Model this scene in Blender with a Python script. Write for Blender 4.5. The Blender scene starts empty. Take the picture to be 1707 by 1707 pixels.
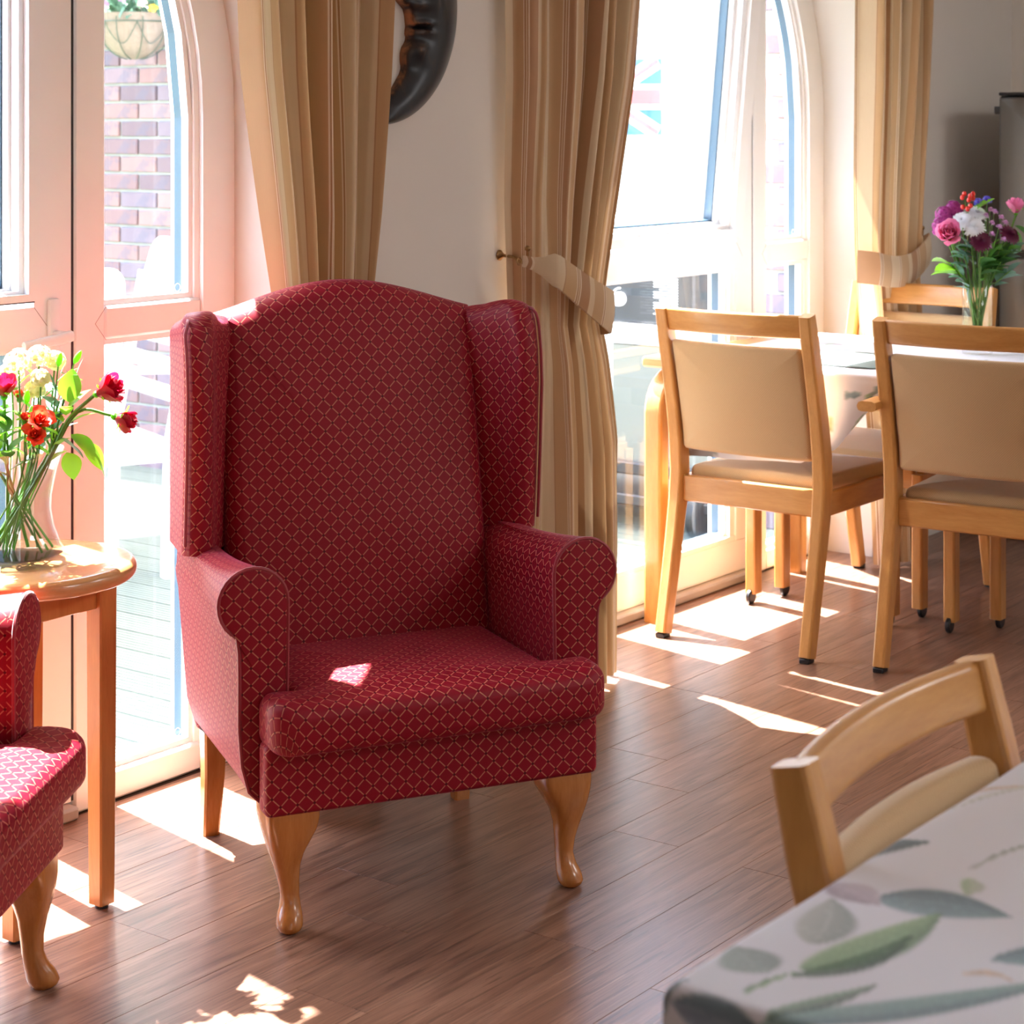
import bpy, bmesh, math, random
import numpy as np
from mathutils import Vector, Matrix
random.seed(7); rng = np.random.default_rng(7)
PI = math.pi
S = bpy.context.scene
COL = S.collection

# ------------------------------------------------------------------ camera, sky, sun, lamps, exposure
EYE = 1.40
cam = bpy.data.cameras.new('camera'); camo = bpy.data.objects.new('camera', cam); COL.objects.link(camo)
camo.location = (0, 0, EYE); camo.rotation_euler = (PI/2, 0, math.radians(-53.2))
cam.sensor_width = 36; cam.lens = 36*3400/1707; cam.shift_y = -653.5/1707
cam.clip_start = 0.05
cam.dof.use_dof = True; cam.dof.focus_distance = 3.9; cam.dof.aperture_fstop = 9
S.camera = camo
S.view_settings.view_transform = 'Standard'; S.view_settings.look = 'None'
S.view_settings.gamma = 1; S.view_settings.use_curve_mapping = False
S.view_settings.exposure = 0.0

SUN_AZ = (0.19, 0.98); SUN_EL = math.radians(60.1)
world = bpy.data.worlds.new('sky'); S.world = world; world.use_nodes = True
wn = world.node_tree.nodes; wl = world.node_tree.links; wn.clear()
sky = wn.new('ShaderNodeTexSky'); sky.sky_type = 'NISHITA'; sky.sun_disc = False
sky.sun_elevation = SUN_EL; sky.sun_rotation = math.atan2(SUN_AZ[0], SUN_AZ[1])
sky.air_density = 1.0; sky.dust_density = 2.5; sky.ozone_density = 1.0
bgn = wn.new('ShaderNodeBackground'); bgn.inputs['Strength'].default_value = 2.6
wo = wn.new('ShaderNodeOutputWorld')
wl.new(sky.outputs[0], bgn.inputs[0]); wl.new(bgn.outputs[0], wo.inputs[0])

sl = bpy.data.lights.new('sun', 'SUN'); sl.energy = 82; sl.angle = math.radians(0.53); sl.color = (1, .985, .965)
so = bpy.data.objects.new('sun', sl); COL.objects.link(so); so.location = (6, 12, 12)
hz = math.hypot(*SUN_AZ)
sd = Vector((-SUN_AZ[0]/hz*math.cos(SUN_EL), -SUN_AZ[1]/hz*math.cos(SUN_EL), -math.sin(SUN_EL)))
so.rotation_euler = sd.to_track_quat('-Z', 'Y').to_euler()

# ------------------------------------------------------------------ helpers
def link(o, parent=None):
    COL.objects.link(o)
    if parent is not None: o.parent = parent
    return o
def thing(name, label, cat, loc=(0, 0, 0), rotz=0, group=None):
    o = bpy.data.objects.new(name, None); COL.objects.link(o)
    o.empty_display_size = .1
    o.location = loc; o.rotation_euler = (0, 0, rotz); o['label'] = label; o['category'] = cat
    if group: o['group'] = group
    return o
def tag(o, label, cat, group=None):
    o['label'] = label; o['category'] = cat
    if group: o['group'] = group
    return o
class MB:
    def __init__(s): s.v = []; s.f = []; s.uv = []; s.hasuv = False
    def add(s, v, f, uv=None):
        b = len(s.v); s.v += [tuple(float(c) for c in p) for p in v]; s.f += [tuple(i+b for i in q) for q in f]
        if uv is not None: s.hasuv = True; s.uv += [tuple(float(c) for c in p) for p in uv]
        else: s.uv += [(0, 0)]*len(v)
        return s
    def xf(s, M):
        s.v = [tuple(M @ Vector(p)) for p in s.v]; return s
    def mesh(s, name, m, smooth=True, angle=None):
        me = bpy.data.meshes.new(name); me.from_pydata(s.v, [], s.f); me.update()
        if s.hasuv:
            l = me.uv_layers.new(name='UVMap')
            vi = np.empty(len(me.loops), dtype=np.int32); me.loops.foreach_get('vertex_index', vi)
            l.data.foreach_set('uv', np.array(s.uv, dtype=np.float32)[vi].ravel())
        if m: me.materials.append(m)
        if smooth:
            me.polygons.foreach_set('use_smooth', [True]*len(me.polygons))
            if angle is not None: me.set_sharp_from_angle(angle=math.radians(angle))
        return me
    def obj(s, name, m, parent=None, smooth=True, angle=40):
        return link(bpy.data.objects.new(name, s.mesh(name, m, smooth, angle)), parent)

def boxv(x0, x1, y0, y1, z0, z1):
    v = [(x0,y0,z0),(x1,y0,z0),(x1,y1,z0),(x0,y1,z0),(x0,y0,z1),(x1,y0,z1),(x1,y1,z1),(x0,y1,z1)]
    f = [(0,3,2,1),(4,5,6,7),(0,1,5,4),(1,2,6,5),(2,3,7,6),(3,0,4,7)]
    return v, f
def rbox(x0, x1, y0, y1, z0, z1, b=.004, seg=1):
    bm = bmesh.new(); v, f = boxv(x0, x1, y0, y1, z0, z1)
    vs = [bm.verts.new(p) for p in v]
    for q in f: bm.faces.new([vs[i] for i in q])
    bmesh.ops.bevel(bm, geom=bm.edges[:], offset=b, segments=seg, profile=.5, affect='EDGES')
    bm.verts.index_update()
    r = [tuple(p.co) for p in bm.verts], [tuple(p.index for p in q.verts) for q in bm.faces]
    bm.free(); return r
def box(name, x0, x1, y0, y1, z0, z1, m, parent=None, b=.004, seg=1):
    if b <= 0: return MB().add(*boxv(x0, x1, y0, y1, z0, z1)).obj(name, m, parent, smooth=False)
    return MB().add(*rbox(x0, x1, y0, y1, z0, z1, b, seg)).obj(name, m, parent)
def loft(rings, cap=True, uvs=None, closed=True):
    n = len(rings[0]); v = [p for r in rings for p in r]; f = []
    for i in range(len(rings)-1):
        for j in range(n if closed else n-1):
            k = (j+1) % n
            f.append((i*n+j, i*n+k, (i+1)*n+k, (i+1)*n+j))
    if cap and closed:
        f.append(tuple(range(n))[::-1]); f.append(tuple((len(rings)-1)*n+j for j in range(n)))
    return v, f, ([p for r in uvs for p in r] if uvs else None)
def frames(path):
    P = [Vector(p) for p in path]; T = []
    for i in range(len(P)):
        a = P[max(i-1, 0)]; b = P[min(i+1, len(P)-1)]; T.append((b-a).normalized())
    return P, T
def tube(path, r, n=8, cap=True):
    P, T = frames(path)
    if not hasattr(r, '__len__'): r = [r]*len(P)
    up = Vector((0, 0, 1)) if abs(T[0].z) < .9 else Vector((1, 0, 0))
    X = T[0].cross(up).normalized(); rings = []
    for p, t, q in zip(P, T, r):
        X = (X - t*X.dot(t)).normalized(); Y = t.cross(X)
        rings.append([p + (X*math.cos(a)+Y*math.sin(a))*q for a in [2*PI*i/n for i in range(n)]])
    v, f, _ = loft(rings, cap); return v, f
def rrect(w, h, c, seg=2):
    pts = []
    for (sx, sy, a0) in ((1,1,0),(-1,1,PI/2),(-1,-1,PI),(1,-1,1.5*PI)):
        for i in range(seg+1):
            a = a0+PI/2*i/seg
            pts.append((sx*(w/2-c)+c*math.cos(a), sy*(h/2-c)+c*math.sin(a)))
    return pts
def bar(path, w, h, ref=(1,0,0), c=.006, seg=2):
    seg = min(seg, 2)
    """rounded rectangular bar along a path; w along ref, h across"""
    P, T = frames(path); n = len(P)
    if not hasattr(w, '__len__'): w = [w]*n
    if not hasattr(h, '__len__'): h = [h]*n
    rings = []
    for p, t, a, b in zip(P, T, w, h):
        R = Vector(ref); R = (R - t*R.dot(t)).normalized(); U = t.cross(R)
        rings.append([p+R*x+U*y for x, y in rrect(a, b, min(c, a*.45, b*.45), seg)])
    v, f, _ = loft(rings); return v, f
def lathe(prof, n=32, cx=0, cy=0, capb=True, capt=True):
    rings = [[(cx+r*math.cos(2*PI*i/n), cy+r*math.sin(2*PI*i/n), z) for i in range(n)] for r, z in prof]
    v, f, _ = loft(rings, False)
    if capb: f.append(tuple(range(n))[::-1])
    if capt: f.append(tuple((len(prof)-1)*n+j for j in range(n)))
    return v, f
def roundpoly(pts, rad, seg=6, step=.02):
    out = []; n = len(pts)
    for i in range(n):
        p = Vector(pts[i]); a = (Vector(pts[i-1])-p).normalized(); b = (Vector(pts[(i+1) % n])-p).normalized()
        r = rad[i] if hasattr(rad, '__len__') else rad
        if r <= 1e-5: out.append(p); continue
        ang = a.angle(b); d = r/math.tan(ang/2)
        c = p+(a+b).normalized()*(r/math.sin(ang/2)); s = p+a*d; e = p+b*d
        a0 = math.atan2(*(s-c).yx); a1 = math.atan2(*(e-c).yx); da = (a1-a0+PI) % (2*PI)-PI
        for k in range(seg+1): out.append(c+r*Vector((math.cos(a0+da*k/seg), math.sin(a0+da*k/seg))))
    res = []
    for i in range(len(out)):
        a, b = out[i], out[(i+1) % len(out)]; L = (b-a).length
        if L < 1e-5: continue
        k = max(1, int(L/step))
        for j in range(k): res.append(a+(b-a)*(j/k))
    return res
def pillow(outline, t, r, crown=.0, crownb=.0, fr=lambda a, b, c: (a, b, c), center=None, uvo=(0, 0), edge=5, inn=4):
    """puffed slab over a CCW outline in (a,b); thickness t along c"""
    O = [Vector(p) for p in outline]; n = len(O); N = []
    for i in range(n):
        d = (O[(i+1) % n]-O[i-1]).normalized(); N.append(Vector((d.y, -d.x)))
    C = Vector(center) if center else sum(O, Vector((0, 0)))/n
    base = [O[i]-N[i]*r for i in range(n)]
    v = []; uv = []; rings = []
    def put(pts, cs, s):
        idx = []
        for i, (p, c) in enumerate(zip(pts, cs)):
            idx.append(len(v)); v.append(fr(p.x, p.y, c)); q = base[i]*0+pts_uv[i]; uv.append((q.x+N[i].x*s+uvo[0], q.y+N[i].y*s+uvo[1]))
        rings.append(idx)
    for k in range(1, inn+1):
        q = k/inn; pts = [C+(p-C)*q for p in base]; pts_uv = pts
        put(pts, [t/2+crown*(1-q*q)]*n, 0)
    pts_uv = base; s = 0
    for j in range(1, edge+1):
        a = PI/2*j/edge; s = r*a
        put([base[i]+N[i]*(r*math.sin(a)) for i in range(n)], [t/2-r+r*math.cos(a)]*n, s)
    if t-2*r > 1e-4:
        s += t-2*r
        put([base[i]+N[i]*r for i in range(n)], [-t/2+r]*n, s)
    for j in range(1, edge+1):
        a = PI/2*j/edge
        put([base[i]+N[i]*(r*math.cos(a)) for i in range(n)], [-t/2+r-r*math.sin(a)]*n, s+r*a)
    for k in range(inn-1, 0, -1):
        q = k/inn; pts = [C+(p-C)*q for p in base]; pts_uv = pts
        put(pts, [-t/2-crownb*(1-q*q)]*n, 0)
    f = []
    for i in range(len(rings)-1):
        for j in range(n):
            k = (j+1) % n
            f.append((rings[i][j], rings[i+1][j], rings[i+1][k], rings[i][k]))
    c0 = len(v); v.append(fr(C.x, C.y, t/2+crown)); uv.append((C.x+uvo[0], C.y+uvo[1]))
    c1 = len(v); v.append(fr(C.x, C.y, -t/2-crownb)); uv.append((C.x+uvo[0], C.y+uvo[1]))
    for j in range(n):
        k = (j+1) % n; f.append((c0, rings[0][j], rings[0][k])); f.append((c1, rings[-1][k], rings[-1][j]))
    return v, f, uv
def spline(pts, m=8):
    P = [Vector(p) for p in pts]; P = [P[0]*2-P[1]]+P+[P[-1]*2-P[-2]]; out = []
    for i in range(1, len(P)-2):
        for k in range(m):
            t = k/m; a, b, c, d = P[i-1:i+3]
            out.append(.5*((2*b)+(-a+c)*t+(2*a-5*b+4*c-d)*t*t+(-a+3*b-3*c+d)*t**3))
    out.append(P[-2]); return out
def lin(x, xs, ys): return float(np.interp(x, xs, ys))
def axis_matrix(loc, axis, spin=0):
    q = Vector(axis).normalized().to_track_quat('Z', 'Y')
    return Matrix.Translation(Vector(loc)) @ q.to_matrix().to_4x4() @ Matrix.Rotation(spin, 4, 'Z')

# ------------------------------------------------------------------ materials
def srgb(r, g, b):
    f = lambda c: (c/255/12.92 if c/255 <= .04045 else ((c/255+.055)/1.055)**2.4)
    return (f(r), f(g), f(b))
class NT:
    def __init__(s, name):
        s.m = bpy.data.materials.new(name); s.m.use_nodes = True; s.t = s.m.node_tree; s.t.nodes.clear()
        s.out = s.n('ShaderNodeOutputMaterial')
    def n(s, t, **k):
        x = s.t.nodes.new(t)
        for a, b in k.items(): setattr(x, a, b)
        return x
    def l(s, a, b): s.t.links.new(a, b)
    def val(s, sock, v):
        if hasattr(v, 'is_linked') or isinstance(v, bpy.types.NodeSocket): s.l(v, sock)
        else: sock.default_value = v
    def math(s, op, a, b=0, c=None):
        x = s.n('ShaderNodeMath', operation=op); s.val(x.inputs[0], a); s.val(x.inputs[1], b)
        if c is not None: s.val(x.inputs[2], c)
        return x.outputs[0]
    def mix(s, f, a, b, blend='MIX'):
        x = s.n('ShaderNodeMix', data_type='RGBA', blend_type=blend)
        for sock, v in ((x.inputs[0], f), (x.inputs[6], a), (x.inputs[7], b)):
            if not isinstance(v, (int, float, bpy.types.NodeSocket)): v = (*v, 1)[:4]
            s.val(sock, v)
        return x.outputs[2]
    def ramp(s, f, *stops):
        x = s.n('ShaderNodeValToRGB'); s.l(f, x.inputs[0]); e = x.color_ramp.elements
        while len(e) < len(stops): e.new(.5)
        for q, (p, c) in zip(e, stops): q.position = p; q.color = (*c, 1)[:4]
        return x.outputs[0]
    def coord(s, which='Object', scale=(1, 1, 1)):
        c = s.n('ShaderNodeTexCoord').outputs[which]; mp = s.n('ShaderNodeMapping'); s.l(c, mp.inputs[0])
        mp.inputs['Scale'].default_value = scale; return mp.outputs[0]
    def noise(s, co, scale=5, detail=4, rough=.55, dist=0):
        x = s.n('ShaderNodeTexNoise'); s.l(co, x.inputs['Vector'])
        x.inputs['Scale'].default_value = scale; x.inputs['Detail'].default_value = detail
        x.inputs['Roughness'].default_value = rough; x.inputs['Distortion'].default_value = dist
        return x.outputs['Fac']
    def bump(s, h, strength=.1, dist=.01):
        x = s.n('ShaderNodeBump'); x.inputs['Strength'].default_value = strength; x.inputs['Distance'].default_value = dist
        s.l(h, x.inputs['Height']); return x.outputs[0]
    def bsdf(s, col, rough=.5, normal=None, **k):
        p = s.n('ShaderNodeBsdfPrincipled')
        if not isinstance(col, bpy.types.NodeSocket): col = (*col, 1)[:4]
        s.val(p.inputs['Base Color'], col); s.val(p.inputs['Roughness'], rough)
        for a, b in k.items(): s.val(p.inputs[a.replace('_', ' ')], b)
        if normal is not None: s.l(normal, p.inputs['Normal'])
        return p.outputs[0]
    def done(s, sh): s.l(sh, s.out.inputs[0]); return s.m
    def mixs(s, f, a, b):
        x = s.n('ShaderNodeMixShader'); s.val(x.inputs[0], f); s.l(a, x.inputs[1]); s.l(b, x.inputs[2]); return x.outputs[0]

def plain(name, col, rough=.5, var=.06, nscale=14, bumps=0, **k):
    t = NT(name); nz = t.noise(t.coord('Object'), nscale, 5)
    c = t.mix(nz, tuple(x*(1-var) for x in col), tuple(min(1, x*(1+var)) for x in col))
    nm = t.bump(t.noise(t.coord('Object'), nscale*12, 3), bumps, .002) if bumps else None
    return t.done(t.bsdf(c, rough, nm, **k))
def translucent(name, col, rough=.6, fac=.4, tcol=None, var=.12, nscale=60):
    t = NT(name); nz = t.noise(t.coord('Object'), nscale, 3)
    c = t.mix(nz, tuple(x*(1-var) for x in col), tuple(min(1, x*(1+var)) for x in col))
    tr = t.n('ShaderNodeBsdfTranslucent'); tr.inputs[0].default_value = (*(tcol or col), 1)
    return t.done(t.mixs(fac, t.bsdf(c, rough), tr.outputs[0]))
def wood(name, a, b, rough=.35, axis='Z', scale=9, coat=.25):
    t = NT(name); sc = {'Z': (7, 7, .8), 'X': (.8, 7, 7), 'Y': (7, .8, 7)}[axis]
    co = t.coord('Object', sc); g = t.noise(co, scale, 6, .6, .6)
    fine = t.noise(t.coord('Object', tuple(x*8 for x in sc)), scale, 2)
    f = t.math('ADD', t.math('MULTIPLY', g, .75), t.math('MULTIPLY', fine, .25))
    c = t.ramp(f, (.3, a), (.7, b))
    return t.done(t.bsdf(c, rough, None, Coat_Weight=coat, Coat_Roughness=.15))

M = {}
def lattice(name, base, base2, line, dot, p=.0305):
    t = NT(name); uv = t.n('ShaderNodeTexCoord').outputs['UV']; sp = t.n('ShaderNodeSeparateXYZ'); t.l(uv, sp.inputs[0])
    u = t.math('MULTIPLY', sp.outputs[0], 1/p); v = t.math('MULTIPLY', sp.outputs[1], 1/(p*.98))
    a = t.math('ADD', u, v); b = t.math('SUBTRACT', u, v)
    def near(x):   # signed distance to the nearest integer, absolute
        return t.math('ABSOLUTE', t.math('SUBTRACT', t.math('FRACT', t.math('ADD', x, .5)), .5))
    da, db = near(a), near(b)
    la = t.math('MULTIPLY', t.math('LESS_THAN', da, .044), t.math('GREATER_THAN', db, .13))
    lb = t.math('MULTIPLY', t.math('LESS_THAN', db, .044), t.math('GREATER_THAN', da, .13))
    ln = t.math('MAXIMUM', la, lb)
    dt = t.math('LESS_THAN', t.math('ADD', da, db), .13)
    wv = t.noise(t.coord('UV', (400, 1600, 1)), 1, 2)
    bs = t.mix(wv, base, base2)
    c = t.mix(t.math('MULTIPLY', ln, .72), bs, line); c = t.mix(t.math('MULTIPLY', dt, .9), c, dot)
    h = t.math('SUBTRACT', t.math('ADD', t.math('MULTIPLY', wv, .35), ln), t.math('MULTIPLY', dt, .7))
    return t.done(t.bsdf(c, .5, t.bump(h, .35, .0012), Sheen_Weight=.2, Sheen_Roughness=.3, Sheen_Tint=(1, .25, .5, 1), Specular_IOR_Level=.22))
M['red'] = lattice('red lattice damask', (.185, .001, .009), (.28, .002, .016), (.56, .22, .13), (.05, .001, .004))
M['redpipe'] = plain('red corded piping', (.26, .004, .014), .55, .25, 300, Sheen_Weight=.4)
M['darkcloth'] = plain('black dust cloth', (.02, .015, .015), .9)
M['cabriole'] = wood('honey stained wood', (.36, .115, .02), (.50, .19, .042), .26, 'Z', 6, .5)
M['beech'] = wood('lacquered beech', (.48, .205, .048), (.63, .315, .09), .35, 'Z', 7, .3)
M['beechx'] = wood('lacquered beech rail', (.48, .205, .048), (.63, .315, .09), .35, 'X', 7, .3)
M['beechy'] = wood('lacquered beech side rail', (.48, .205, .048), (.63, .315, .09), .35, 'Y', 7, .3)
M['sidewood'] = wood('orange cherry wood', (.48, .17, .042), (.62, .26, .075), .3, 'Z', 6, .4)
M['sidetop'] = wood('orange cherry table top', (.55, .24, .085), (.68, .33, .13), .22, 'X', 5, .5)
def weave(name, a, b):
    t = NT(name); co = t.coord('Object', (1, 1, 1))
    w1 = t.n('ShaderNodeTexChecker'); t.l(t.coord('UV', (1, 1, 1)), w1.inputs[0]); w1.inputs['Scale'].default_value = 330
    nz = t.noise(t.coord('UV', (1, 1, 1)), 420, 3)
    c = t.mix(t.math('ADD', t.math('MULTIPLY', w1.outputs['Fac'], .5), t.math('MULTIPLY', nz, .5)), a, b)
    return t.done(t.bsdf(c, .85, t.bump(nz, .3, .001), Sheen_Weight=.25))
M['tan'] = weave('tan woven upholstery', (.44, .27, .12), (.62, .41, .21))
M['black'] = plain('black plastic', (.012, .012, .014), .4)
M['grey'] = plain('grey plastic glide', (.12, .12, .12), .5)
M['metal'] = plain('brushed metal', (.55, .55, .55), .3, Metallic=1.0)
def plank_mat():
    t = NT('wood look vinyl'); oi = t.n('ShaderNodeObjectInfo').outputs['Random']
    tc = t.n('ShaderNodeTexCoord').outputs['Object']
    off = t.n('ShaderNodeCombineXYZ'); t.l(t.math('MULTIPLY', oi, 37), off.inputs[0]); t.l(t.math('MULTIPLY', oi, 91), off.inputs[1])
    ad = t.n('ShaderNodeVectorMath', operation='ADD'); t.l(tc, ad.inputs[0]); t.l(off.outputs[0], ad.inputs[1])
    def mp(s):
        m = t.n('ShaderNodeMapping'); t.l(ad.outputs[0], m.inputs[0]); m.inputs['Scale'].default_value = s; return m.outputs[0]
    g = t.noise(mp((1.1, 14, 1)), 3.2, 8, .62, .7); fi = t.noise(mp((2.2, 120, 1)), 2.4, 4, .6, .2)
    stre = t.noise(mp((1.6, 42, 1)), 3, 3, .5, .3)
    f = t.math('ADD', t.math('MULTIPLY', g, .62), t.math('MULTIPLY', fi, .38))
    c = t.ramp(f, (.30, srgb(84, 58, 47)), (.48, srgb(128, 92, 74)), (.70, srgb(168, 128, 106)))
    dk = t.math('MULTIPLY', t.math('GREATER_THAN', stre, .60), .5)
    c = t.mix(dk, c, srgb(74, 49, 38))
    tone = t.math('ADD', .90, t.math('MULTIPLY', oi, .18))
    c = t.mix(1.0, c, (1, 1, 1), 'MULTIPLY') if False else c
    hsv = t.n('ShaderNodeHueSaturation'); t.l(c, hsv.inputs['Color']); t.l(tone, hsv.inputs['Value'])
    rg = t.math('ADD', .24, t.math('MULTIPLY', fi, .16))
    return t.done(t.bsdf(hsv.outputs[0], rg, t.bump(f, .12, .002), Specular_IOR_Level=.5))
M['plank'] = plank_mat()
M['joint'] = plain('dark floor joint', (.06, .04, .03), .8)
M['upvc'] = plain('white window plastic', (.93, .925, .93), .25, .01)
M['seam'] = plain('grey mitre seam', (.45, .36, .36), .6)
M['gasket'] = plain('dark rubber gasket', (.03, .028, .03), .6)
M['spacer'] = plain('grey blue glazing spacer', (.022, .055, .09), .35)
M['wall'] = plain('warm white wall paint', (.68, .635, .585), .75, .02, 3, .05)
M['ceil'] = plain('white ceiling paint', (.82, .8, .77), .8, .02)
M['sill'] = plain('worn aluminium threshold', (.4, .36, .33), .4)
def glassmat(name, tint=(1, 1, 1), refl=1.0):
    t = NT(name); tr = t.n('ShaderNodeBsdfTransparent'); tr.inputs[0].default_value = (*tint, 1)
    gl = t.n('ShaderNodeBsdfGlossy'); gl.inputs['Roughness'].default_value = .01
    fr = t.n('ShaderNodeFresnel'); fr.inputs[0].default_value = 1.45
    return t.done(t.mixs(t.math('MULTIPLY', fr.outputs[0], refl), tr.outputs[0], gl.outputs[0]))
M['glass'] = glassmat('window glass', (.97, .985, .985), 1.0)
def vaseglass(name, tint, a, b):
    t = NT(name); tr = t.n('ShaderNodeBsdfTransparent'); tr.inputs[0].default_value = (*tint, 1)
    gl = t.n('ShaderNodeBsdfGlossy'); gl.inputs['Roughness'].default_value = .02
    lw = t.n('ShaderNodeLayerWeight'); lw.inputs[0].default_value = .5
    f = t.math('ADD', a, t.math('MULTIPLY', t.math('POWER', lw.outputs['Facing'], 3), b))
    return t.done(t.mixs(f, tr.outputs[0], gl.outputs[0]))
M['vase'] = vaseglass('clear vase glass', (.975, .985, .98), .035, .35)
M['water'] = vaseglass('water', (.95, .98, .965), .02, .12)
def curtain_mat(tl, nm):
    t = NT(nm); sp = t.n('ShaderNodeSeparateXYZ'); t.l(t.n('ShaderNodeTexCoord').outputs['UV'], sp.inputs[0])
    u = t.math('FRACT', t.math('MULTIPLY', sp.outputs[0], 1/.24))
    tan = srgb(186, 148, 104); pale = srgb(206, 182, 148); dark = srgb(164, 118, 78); cream = srgb(222, 204, 178)
    x = t.n('ShaderNodeValToRGB'); t.l(u, x.inputs[0]); x.color_ramp.interpolation = 'CONSTANT'
    st = [(0, tan), (.20, cream), (.215, dark), (.235, cream), (.25, pale), (.46, dark), (.47, tan), (.66, cream), (.67, dark), (.69, pale), (.705, dark), (.72, cream), (.735, dark), (.90, pale)]
    e = x.color_ramp.elements
    while len(e) < len(st): e.new(.5)
    for q, (p, c) in zip(e, st): q.position = p; q.color = (*c, 1)
    slub = t.noise(t.coord('UV', (60, 3, 1)), 8, 3)
    c = t.mix(t.math('MULTIPLY', slub, .16), x.outputs[0], (.25, .15, .07))
    tr = t.n('ShaderNodeBsdfTranslucent'); t.l(t.mix(.35, c, (1, .62, .3)), tr.inputs[0])
    return t.done(t.mixs(tl, t.bsdf(c, .5, None, Sheen_Weight=.3), tr.outputs[0]))
M['curtain'] = curtain_mat(.02, 'lined striped tan curtain satin'); M['thin'] = curtain_mat(.11, 'unlined striped tan curtain satin')
def bronze_mat():
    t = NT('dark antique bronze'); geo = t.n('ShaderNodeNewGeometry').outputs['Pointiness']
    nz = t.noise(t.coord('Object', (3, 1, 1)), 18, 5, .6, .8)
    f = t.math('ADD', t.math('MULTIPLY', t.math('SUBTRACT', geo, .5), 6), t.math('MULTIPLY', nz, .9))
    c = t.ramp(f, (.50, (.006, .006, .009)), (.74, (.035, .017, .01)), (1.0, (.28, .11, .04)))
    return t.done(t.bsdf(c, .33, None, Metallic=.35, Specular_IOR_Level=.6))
M['bronze'] = bronze_mat()
M['brass'] = plain('aged brass', (.32, .19, .08), .35, .3, 90, Metallic=1.0)
def steel_mat():
    t = NT('silver fridge steel'); br = t.noise(t.coord('Object', (1, 1, 90)), 6, 3)
    return t.done(t.bsdf((.22, .22, .215), t.math('ADD', .28, t.math('MULTIPLY', br, .1)), None, Metallic=.85))
M['steel'] = steel_mat()
def brick_mat():
    t = NT('weathered red brick'); oi = t.n('ShaderNodeObjectInfo').outputs['Random']
    nz = t.noise(t.coord('Object'), 9, 6, .65)
    c = t.ramp(oi, (0, srgb(96, 80, 88)), (.35, srgb(120, 92, 92)), (.65, srgb(132, 104, 102)), (1, srgb(104, 92, 104)))
    c = t.mix(t.math('MULTIPLY', t.math('GREATER_THAN', nz, .56), .45), c, srgb(80, 80, 98))
    return t.done(t.bsdf(c, .9, t.bump(nz, .4, .006)))
M['brick'] = brick_mat()
M['mortar'] = plain('pale sandy mortar', (.30, .31, .28), .95, .1, 60, .3)
def deck_mat():
    t = NT('grey green grooved decking'); oi = t.n('ShaderNodeObjectInfo').outputs['Random']
    nz = t.noise(t.coord('Object', (10, .8, 1)), 4, 5)
    c = t.mix(nz, srgb(84, 90, 82), srgb(112, 117, 104))
    hs = t.n('ShaderNodeHueSaturation'); t.l(c, hs.inputs['Color']); t.l(t.math('ADD', .85, t.math('MULTIPLY', oi, .3)), hs.inputs['Value'])
    return t.done(t.bsdf(hs.outputs[0], .8))
M['deck'] = deck_mat()
M['whitepaint'] = plain('white garden paint', (.85, .85, .84), .5, .03)
M['coir'] = plain('straw coir liner', (.22, .175, .14), .95, .25, 60, .4)
M['wire'] = plain('dark green wire', (.05, .08, .06), .5)
M['leafd'] = translucent('deep green leaf', (.035, .12, .03), .45, .3, (.14, .38, .03))
M['leafb'] = translucent('bright green leaf', (.10, .28, .03), .4, .5, (.36, .75, .04))
M['leafg'] = translucent('grey green leaf', (.12, .24, .18), .5, .25, (.25, .45, .3))
M['stem'] = translucent('green stem', (.10, .23, .04), .4, .25, (.3, .5, .06))
M['stemb'] = plain('brown green stem', (.25, .22, .07), .5, .2)
M['rosered'] = translucent('crimson petal', (.36, .003, .022), .45, .35, (.8, .01, .06))
M['carn'] = translucent('scarlet petal', (.62, .03, .015), .5, .4, (.9, .08, .03))
M['cream'] = translucent('cream petal', (.85, .8, .55), .5, .45, (.95, .9, .6))
M['white'] = translucent('white petal', (.88, .9, .93), .5, .35, (.9, .9, .95))
M['pink'] = translucent('pink petal', (.75, .18, .36), .45, .35, (.9, .3, .5))
M['magenta'] = translucent('magenta floret', (.36, .03, .22), .5, .3, (.6, .06, .4))
M['lilac'] = translucent('lilac floret', (.55, .27, .52), .5, .3, (.7, .4, .7))
M['burg'] = translucent('burgundy petal', (.10, .004, .035), .45, .2, (.3, .01, .1))
M['yellow'] = plain('yellow centre', (.75, .5, .05), .6)
M['berry'] = plain('glossy red berry', (.6, .03, .02), .2, .2, 40)
M['blue'] = translucent('blue violet floret', (.12, .09, .6), .5, .3)
M['mat'] = plain('grey green placemat', (.13, .17, .16), .55, .08)
def cloth_mat():
    t = NT('printed white tablecloth'); a = t.n('ShaderNodeVertexColor'); a.layer_name = 'print'
    nz = t.noise(t.coord('Object'), 700, 2)
    return t.done(t.bsdf(a.outputs[0], .55, t.bump(nz, .12, .0006), Sheen_Weight=.15))
M['cloth'] = cloth_mat()
M['lamp'] = plain('white fill lamp casing', (.8, .8, .8), .4)
def emit(name, col, s):
    t = NT(name); e = t.n('ShaderNodeEmission'); e.inputs[0].default_value = (*col, 1); e.inputs[1].default_value = s
    return t.done(e.outputs[0])
M['flagblue'] = plain('navy flag cloth', (.06, .16, .34), .8)
M['flagred'] = plain('red flag cloth', (.6, .12, .12), .8)
M['flagwhite'] = plain('white flag cloth', (.85, .85, .85), .8)
M['panel'] = plain('black enamel control panel', (.02, .022, .026), .3)
M['print'] = plain('white panel print', (.8, .8, .8), .6)

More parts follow.
